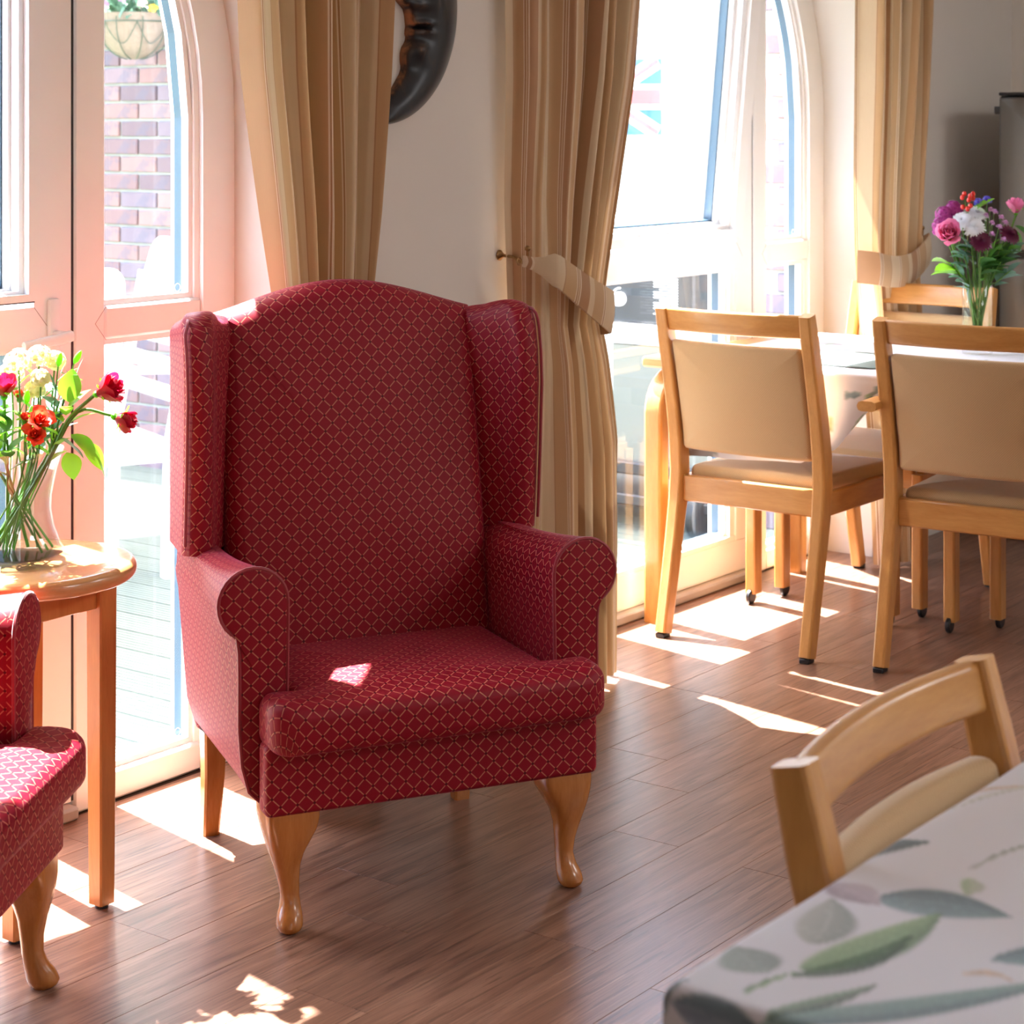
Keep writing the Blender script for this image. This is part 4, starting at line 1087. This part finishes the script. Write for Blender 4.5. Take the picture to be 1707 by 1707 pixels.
# ------------------------------------------------------------------ moon face ornament
mo = thing('moon_ornament', 'dark bronze crescent moon face hanging on the pier', 'wall ornament', (3.49, WIN_IN, 1.665))
v = []; f = []; n, m = 120, 22
def inner_prof(z):     # x of the face side against height (local), nose, lips and chin turned left
    zz = [-.275, -.235, -.20, -.165, -.15, -.135, -.12, -.105, -.09, -.08, -.07, -.055, -.045, -.03, -.015, .0, .02, .05, .09, .13, .18, .235, .275]
    xx = [-.03, .0, .045, .075, .082, .078, .078, .082, .096, .098, .094, .098, .096, .094, .088, .066, .05, .072, .098, .098, .08, .0, -.04]
    return lin(z, zz, xx)
for i in range(n+1):
    th = -PI/2-.22+(PI+.44)*i/n
    ox, oz = .272*math.cos(th), .276*math.sin(th)
    z = oz*(.985)
    ix = min(inner_prof(z), ox-.0015); iz = z+.004
    q = i/n; tw = math.sin(PI*q)**.5
    for j in range(m+1):
        s = j/m; x = ix+(ox-ix)*s; zz_ = iz+(oz-iz)*s
        h = .010+.036*math.sin(PI*min(1, s*.93+.05))**.7*tw
        # relief: lips, chin, nostril, cheek
        for (cx, cz, rx, rz, hh) in ((.118, -.064, .030, .006, .012), (.116, -.046, .030, .005, .012), (.108, -.102, .017, .022, .013), (.098, -.005, .03, .008, .010), (.10, -.028, .012, .012, .006), (.165, .02, .03, .05, .006), (.115, .075, .03, .01, .008)):
            d = ((x-cx)/rx)**2+((zz_-cz)/rz)**2
            if d < 4: h += hh*math.exp(-d*1.2)
        h -= .010*math.exp(-((x-.118)/.03)**2-((zz_+.055)/.004)**2)
        v.append((x, -h, zz_))
for i in range(n):
    for j in range(m): a = i*(m+1)+j; f.append((a, a+1, a+m+2, a+m+1))
b = len(v); v += [(p[0], -.0005, p[2]) for p in v[:b]]
f += [tuple(k+b for k in q[::-1]) for q in f[:]]
for i in range(n):
    a, c_2 = i*(m+1), (i+1)*(m+1); f += [(a, c_2, c_2+b, a+b), (a+m, a+m+b, c_2+m+b, c_2+m)]
MB().add(v, f).obj('crescent_face', M['bronze'], mo, True, 70)

# ------------------------------------------------------------------ fridge freezer in the corner
fr = thing('fridge_freezer', 'silver fridge freezer against the end wall behind the flowers', 'fridge', (6.42, 2.47, 0))
box('body', .045, .58, -.30, .30, .02, 1.485, M['steel'], fr, .006)
for nm, z0, z1 in (('upper_door', .965, 1.480), ('lower_door', .05, .945)):
    ol = roundpoly([(-.305, z0), (.305, z0), (.305, z1), (-.305, z1)], .01, 3, .06)
    v, f, uv = pillow(ol, .05, .012, .012, 0, lambda a, b, c: (.02-c, a, b), None, (0, 0), 4, 6)
    dr = MB().add(v, [q[::-1] for q in f]).obj(nm, M['steel'], fr)
box('door_gap', .0, .045, -.302, .302, .945, .965, M['black'], fr, 0)
box('top_cap', -.008, .58, -.303, .303, 1.481, 1.492, M['black'], fr, .003)
box('hinge', .0, .03, .300, .322, 1.42, 1.446, M['black'], fr, .002)
box('plinth', .05, .57, -.29, .29, 0, .05, M['black'], fr, .003)

# ------------------------------------------------------------------ outside
GZ = -.06
g = box('ground_terrace', -6, 26, WIN_OUT, 24, -.22, GZ-.03, M['joint'], None, 0); g['kind'] = 'structure'
BWd = .142
def deckboard(L):
    mb = MB(); n = 7; w = BWd-.006
    xs = []; zs_ = []
    for k in range(n):
        x = -w/2+w*k/n
        xs += [x, x+w/n*.66, x+w/n*.72, x+w/n*.94]; zs_ += [0, 0, -.004, -.004]
    xs.append(w/2); zs_.append(0)
    v = []; 
    for y in (0, L):
        for x, z in zip(xs, zs_): v.append((x, y, z))
    k = len(xs); f = [(i, i+1, k+i+1, k+i) for i in range(k-1)]
    v += [(-w/2, 0, -.028), (w/2, 0, -.028), (-w/2, L, -.028), (w/2, L, -.028)]
    a = 2*k; f += [(0, k, a+2, a), (k-1, a+1, a+3, 2*k-1)]
    return mb.add(v, f).mesh('deck_board', M['deck'], False)
dm = deckboard(5.2)
for i in range(34):
    o = bpy.data.objects.new('deck_board', dm); o.location = (2.1+i*BWd, WIN_OUT+.01, GZ); link(o, g)
gm = box('lawn', -6, 26, 8.6, 24, GZ-.03, GZ-.01, plain('dry grass', (.18, .26, .08), .9, .3, 30), g, 0)

def brick_wall(name, x, y0, y1, z0, z1, thick, ya, yb, along=.225, h=.075):
    """brick wall whose seen face is the plane X = x; single bricks between ya and yb, the rest joined"""
    wl_ = box(name, x+.012, x+thick, y0, y1, z0, z1, M['mortar'], None, 0); wl_['kind'] = 'structure'
    bme = MB().add(*rbox(0, .05, -.1075, .1075, -.0325, .0325, .004)).mesh('brick', M['brick'], True, 40)
    hme = MB().add(*rbox(0, .05, -.051, .051, -.0325, .0325, .004)).mesh('brick', M['brick'], True, 40)
    rest = MB(); n = 0
    for r in range(int((z1-z0)/h)):
        z = z0+h*(r+.5); off = (r % 2)*along/2
        k = 0; y = y0+.112-off
        while y < y1-.05:
            yy = y; me = bme
            if yy-.1075 < y0: yy = y0+.056; me = hme
            elif yy+.1075 > y1: yy = y1-.056; me = hme
            dx = random.uniform(-.004, .003)
            if ya <= yy <= yb:
                o = bpy.data.objects.new('brick', me); o.location = (x+dx, yy, z); link(o, wl_); n += 1
            else:
                hw_ = .1075 if me is bme else .051
                rest.add(*boxv(x+dx, x+.05, yy-hw_, yy+hw_, z-.0325, z+.0325))
            y += along
    if rest.v: q = rest.obj('distant_bricks', M['brick'], wl_, False); q['kind'] = 'stuff'
    return wl_
brick_wall('wall_garden', 5.95, 5.3, 8.4, GZ-.04, 2.6, .22, 5.9, 7.1)
brick_wall('wall_outside', 6.2, 3.272, 3.68, GZ-.04, 2.6, .22, 3.3, 3.7)

# hanging basket on the garden wall
hb = thing('hanging_basket', 'wire hanging basket with straw liner and flowers on the brick wall', 'hanging basket', (5.76, 6.24, 1.80))
MB().add(*lathe([(.01, -.152)]+[(.15*math.sin(a), -.15*math.cos(a)) for a in np.linspace(.15, PI/2, 9)]+[(.152, .035), (.14, .035), (.13, -.02)], 28)).obj('liner', M['coir'], hb)
MB().add(*tube([(.156*math.cos(a), .156*math.sin(a), 0) for a in np.linspace(0, 2*PI, 33)], .0028, 6, False)).obj('wire_ring', M['wire'], hb)
for k in range(9):
    a = k*2*PI/9; MB().add(*tube([(.157*math.sin(b_)*math.cos(a), .157*math.sin(b_)*math.sin(a), -.155*math.cos(b_)) for b_ in np.linspace(.2, PI/2+.12, 10)], .0022, 5)).obj('wire', M['wire'], hb)
for k in range(7):
    a = k*2*PI/7; c0 = Vector((math.cos(a), math.sin(a), 0)); pts = []
    for b_ in np.linspace(-.75, .75, 12):
        ph_ = PI/2-.62*math.cos(b_/.75*PI/2); pts.append((.158*math.sin(ph_)*math.cos(a+b_*.62), .158*math.sin(ph_)*math.sin(a+b_*.62), -.156*math.cos(ph_)))
    MB().add(*tube(pts, .002, 5)).obj('wire', M['wire'], hb)
def leafcloud(c, rad, n, size, seed, flat=.7):
    r = random.Random(seed); mb = MB()
    for i in range(n):
        while True:
            p = Vector((r.uniform(-1, 1), r.uniform(-1, 1), r.uniform(-1, 1)))
            if .25 < p.length < 1: break
        p = Vector((p.x*rad[0], p.y*rad[1], p.z*rad[2]))+Vector(c)
        v_, f_ = [(-.35, 0, 0), (0, -.1, .12), (.35, 0, 0), (.2, .75, 0), (0, 1, -.1), (-.2, .75, 0)], [(0, 1, 5), (1, 2, 3), (1, 3, 4), (1, 4, 5)]
        Mx = Matrix.Translation(p) @ Matrix.Rotation(r.uniform(0, 6.28), 4, 'Z') @ Matrix.Rotation(r.uniform(-1.2, 1.2), 4, 'X') @ Matrix.Scale(size*r.uniform(.6, 1.3), 4)
        mb.add([tuple(Mx @ Vector(q)) for q in v_], f_)
    return mb
q = leafcloud((0, 0, .11), (.2, .2, .11), 420, .05, 5).obj('foliage', M['leafg'], hb, False); q['kind'] = 'stuff'
for (r, f_, u, m_) in ((-.10, -.12, .065, 'lilac'), (.10, -.13, .05, 'yellow'), (.06, -.15, .07, 'cream'), (-.02, -.14, .09, 'lilac')):
    fm = MB()
    for k in range(5):
        pv, pf = petal(.022, .013, .1, 1.2, .2, 3, 2); fm.add([tuple(Matrix.Rotation(k*1.2566, 4, 'Z') @ Vector(p)) for p in pv], pf)
    fm.xf(axis_matrix(BR*r+BF*f_+UP*u, (-.7, -.5, .5))).obj('flower', M[m_], hb)
MB().add(*bar([(.18, 0, .40), (.02, 0, .40), (0, 0, .37)], .014, .014, (0, 1, 0), .003, 1)).obj('bracket', M['wire'], hb)
for k in range(3):
    a = k*2*PI/3; MB().add(*tube([(.155*math.cos(a), .155*math.sin(a), 0), (0, 0, .37)], .0018, 5)).obj('chain', M['wire'], hb)

# white garden chairs and table on the terrace
def garden_chair(label, loc, rot, slats, ztop=1.0):
    t = thing('garden_chair', label, 'garden chair', (*loc, GZ), rot)
    W2 = .25; m_ = M['whitepaint']; dz = -GZ
    lean = lambda z: .2+.22*(z-.42)
    for s in (-1, 1):
        MB().add(*bar([(s*W2, .19, 0), (s*W2, .2, .42), (s*W2, lean(ztop-.12), ztop-.12+dz)], .045, .03, (1, 0, 0), .008, 2)).obj('rear_leg', m_, t)
        MB().add(*bar([(s*W2, -.23, 0), (s*W2, -.23, .66)], .05, .03, (1, 0, 0), .008, 2)).obj('front_leg', m_, t)
        MB().add(*bar(spline([(s*W2, .28, .66), (s*W2, 0, .67), (s*W2, -.27, .665)], 4), .055, .024, (1, 0, 0), .01, 2)).obj('armrest', m_, t)
        MB().add(*bar([(s*W2, -.23, .40), (s*W2, .2, .40)], .022, .06, (1, 0, 0), .006, 1)).obj('side_rail', m_, t)
    zc = ztop+dz
    ol = roundpoly([(-W2-.022, zc-.20), (W2+.022, zc-.20), (W2-.02, zc), (-W2+.02, zc)], [.0, .0, .07, .07], 6, .04)
    v, f, uv = pillow(ol, .026, .008, 0, 0, lambda a, b, c: (a, lean(b)-c, b)); MB().add(v, f).obj('head_rail', m_, t)
    z = zc-.235
    while z > .50:
        MB().add(*bar([(-W2+.01, lean(z), z), (W2-.01, lean(z), z)], .05 if slats else .058, .016, (0, 0, 1), .004, 1)).obj('back_slat', m_, t); z -= .085 if slats else .062
    for k in range(6):
        MB().add(*bar([(-W2+.01, -.21+k*.078, .43), (W2-.01, -.21+k*.078, .43)], .062, .016, (0, 1, 0), .004, 1)).obj('seat_slat', m_, t)
    return t
garden_chair('white slatted garden chair on the terrace nearer the brick wall', (4.47, 5.085), math.atan2(.92, .38)-PI, True, 1.005)
garden_chair('white garden chair on the terrace seen from behind, at the left', (3.587, 4.52), PI, False, 1.0)
gt = thing('garden_table', 'round white garden table on the terrace between the garden chairs', 'garden table', (3.65, 5.42, GZ))
MB().add(*lathe([(.40, .70), (.43, .705), (.435, .72), (.43, .735), (.01, .737)], 48)).obj('tabletop', M['whitepaint'], gt, True, 40)
MB().add(*lathe([(.36, .62), (.36, .70), (.34, .70), (.34, .62)], 40, 0, 0, False, False)).obj('apron', M['whitepaint'], gt, True, 40)
for k in range(4):
    a = PI/4+k*PI/2; MB().add(*bar([(.34*math.cos(a), .34*math.sin(a), 0), (.32*math.cos(a), .32*math.sin(a), .70)], .05, .05, (1, 0, 0), .006, 1)).obj('leg', M['whitepaint'], gt)

# gas barbecue on the terrace beyond the right hand window
bq = thing('barbecue', 'white gas barbecue trolley with black dial panel outside the right window', 'barbecue', (6.05, 4.12, GZ))
m_ = M['whitepaint']
for yy in (-.46, .46):
    for xx in (.04, .5): MB().add(*bar([(xx, yy, .10), (xx, yy, .72)], .045, .045, (1, 0, 0), .006, 1)).obj('post', m_, bq)
box('side_panel', .03, .05, -.44, -.02, .22, .66, M['steel'], bq, .004); box('side_panel', .03, .05, .02, .44, .22, .66, m_, bq, .004)
box('shelf', -.06, .56, -.52, .52, .705, .74, m_, bq, .008)
pn = box('control_panel', -.02, .10, -.50, .50, .745, .935, M['panel'], bq, .006)
dl = MB(); v, f = lathe([(.025, 0), (.025, .018), (.021, .022)], 28); dl.add(v, f).xf(Matrix.Translation((-.02, -.09, .825)) @ Matrix.Rotation(-PI/2, 4, 'Y')); d_ = dl.obj('dial', M['print'], bq)
box('pointer', -.0435, -.0415, -.0925, -.0875, .828, .847, M['panel'], d_, 0)
aq = MB().add(*tube([(-.0215, -.09+.038*math.sin(a), .825+.038*math.cos(a)) for a in np.linspace(.0, 1.1, 9)], .003, 5)).obj('scale_mark', M['print'], bq)
for k in range(14):      # illegible fine instruction lines
    l_ = .10 if k % 4 else .075
    box('print_line', -.0212, -.0203, -.33, -.33+l_, .902-k*.0095, .906-k*.0095, M['print'], bq, 0)
box('lid', .06, .52, -.42, .42, .935, 1.10, m_, bq, .05, 4)
box('base_frame', .0, .54, -.5, .5, .20, .245, M['panel'], bq, .006); box('base_frame', .0, .54, -.5, .5, .09, .13, M['panel'], bq, .006)
for yy in (-.4, .4):
    v, f = lathe([(.02, -.022), (.075, -.022), (.085, -.014), (.085, .014), (.075, .022), (.02, .022)], 24)
    MB().add(v, f).xf(Matrix.Translation((.02, yy, .085)) @ Matrix.Rotation(PI/2, 4, 'X')).obj('wheel', M['black'], bq)

# white summerhouse with the flag, trees beyond
sh = thing('summerhouse', 'white boarded summerhouse beyond the right hand window', 'summerhouse', (7.5, 5.9, GZ))
box('wall_core', .03, 2.0, -1.25, 1.4, 0, 2.35, m_, sh, 0)
for k in range(18): box('board', .0, .028, -1.25+k*.147, -1.25+k*.147+.141, .05, 2.3, m_, sh, .003)
box('window_frame', -.03, .02, -.55, .25, .75, 1.75, m_, sh, .006); box('window_pane', -.035, -.028, -.49, .19, .81, 1.69, M['glass'], sh, 0)
MB().add(*boxv(-.2, 2.2, -1.4, 1.55, 2.35, 2.42)).obj('roof', m_, sh, False)
# flag: union flag hung flat against the summerhouse, spread from its centre
fg = thing('union_flag', 'union flag hanging on the white summerhouse outside', 'flag', (7.44, 5.06, 1.50))
fw, fh = .30, .165
def fpoly(name, pts, m, dx):
    v = [(dx, p[0], p[1]) for p in pts]; v2 = [(dx+.002, p[0], p[1]) for p in pts]; n = len(pts)
    MB().add(v+v2, [tuple(range(n)), tuple(range(n, 2*n))[::-1]]+[(i, (i+1) % n, n+(i+1) % n, n+i) for i in range(n)]).obj(name, m, fg, False)
fpoly('field', rect(-fw, fw, -fh, fh), M['flagblue'], 0)
for s in (-1, 1):
    a = math.atan2(fh, fw)*s; d = Vector((math.cos(a), math.sin(a))); nn = Vector((-d.y, d.x)); L = math.hypot(fw, fh)
    for w_, m2, dx in ((.034, 'flagwhite', -.002), (.011, 'flagred', -.004)):
        fpoly('saltire', [tuple(d*x+nn*y) for x, y in ((-L+.02, -w_), (L-.02, -w_), (L-.02, w_), (-L+.02, w_))], M[m2], dx)
for w_, m2, dx in ((.055, 'flagwhite', -.006), (.033, 'flagred', -.008)):
    fpoly('cross', rect(-fw, fw, -w_, w_), M[m2], dx); fpoly('cross', rect(-w_, w_, -fh, fh), M[m2], dx-.001)
for i, (x, y, z, r) in enumerate(((12.0, 7.2, 2.6, 1.7), (17.5, 11.2, 3.2, 2.3))):
    t_ = thing('tree', ('nearer', 'farther')[i]+' leafy green tree glimpsed past the summerhouse', 'tree', (x, y, GZ))
    MB().add(*tube([(0, 0, 0), (.05, 0, z*.4), (0, .05, z)], [.16, .12, .05], 8)).obj('trunk', M['stemb'], t_)
    q = leafcloud((0, 0, z), (r, r, r*.9), 2600, .16, 8+i).obj('foliage', M['leafd'], t_, False); q['kind'] = 'stuff'

# parasol added out of view to throw shade on the deck boards
pa = thing('shade_parasol', 'canvas parasol added out of view to shade the terrace boards', 'parasol', (4.55, 5.80, GZ))
MB().add(*lathe([(.26, 0), (.26, .05), (.06, .08), (.035, .22), (.0, .22)], 24)).obj('base', M['grey'], pa)
MB().add(*tube([(0, 0, .1), (0, 0, 2.5)], .02, 10)).obj('pole', M['beech'], pa)
v = [(0, 0, 2.55)]+[(1.0*math.cos(2*PI*k/8), 1.0*math.sin(2*PI*k/8), 2.15) for k in range(8)]+[(0, 0, 2.542)]+[(.995*math.cos(2*PI*k/8), .995*math.sin(2*PI*k/8), 2.142) for k in range(8)]
f = [(0, 1+k, 1+(k+1) % 8) for k in range(8)]+[(9, 10+(k+1) % 8, 10+k) for k in range(8)]+[(1+k, 10+k, 10+(k+1) % 8, 1+(k+1) % 8) for k in range(8)]
MB().add(v, f).obj('canopy', plain('cream canvas', (.6, .56, .46), .9), pa, False)
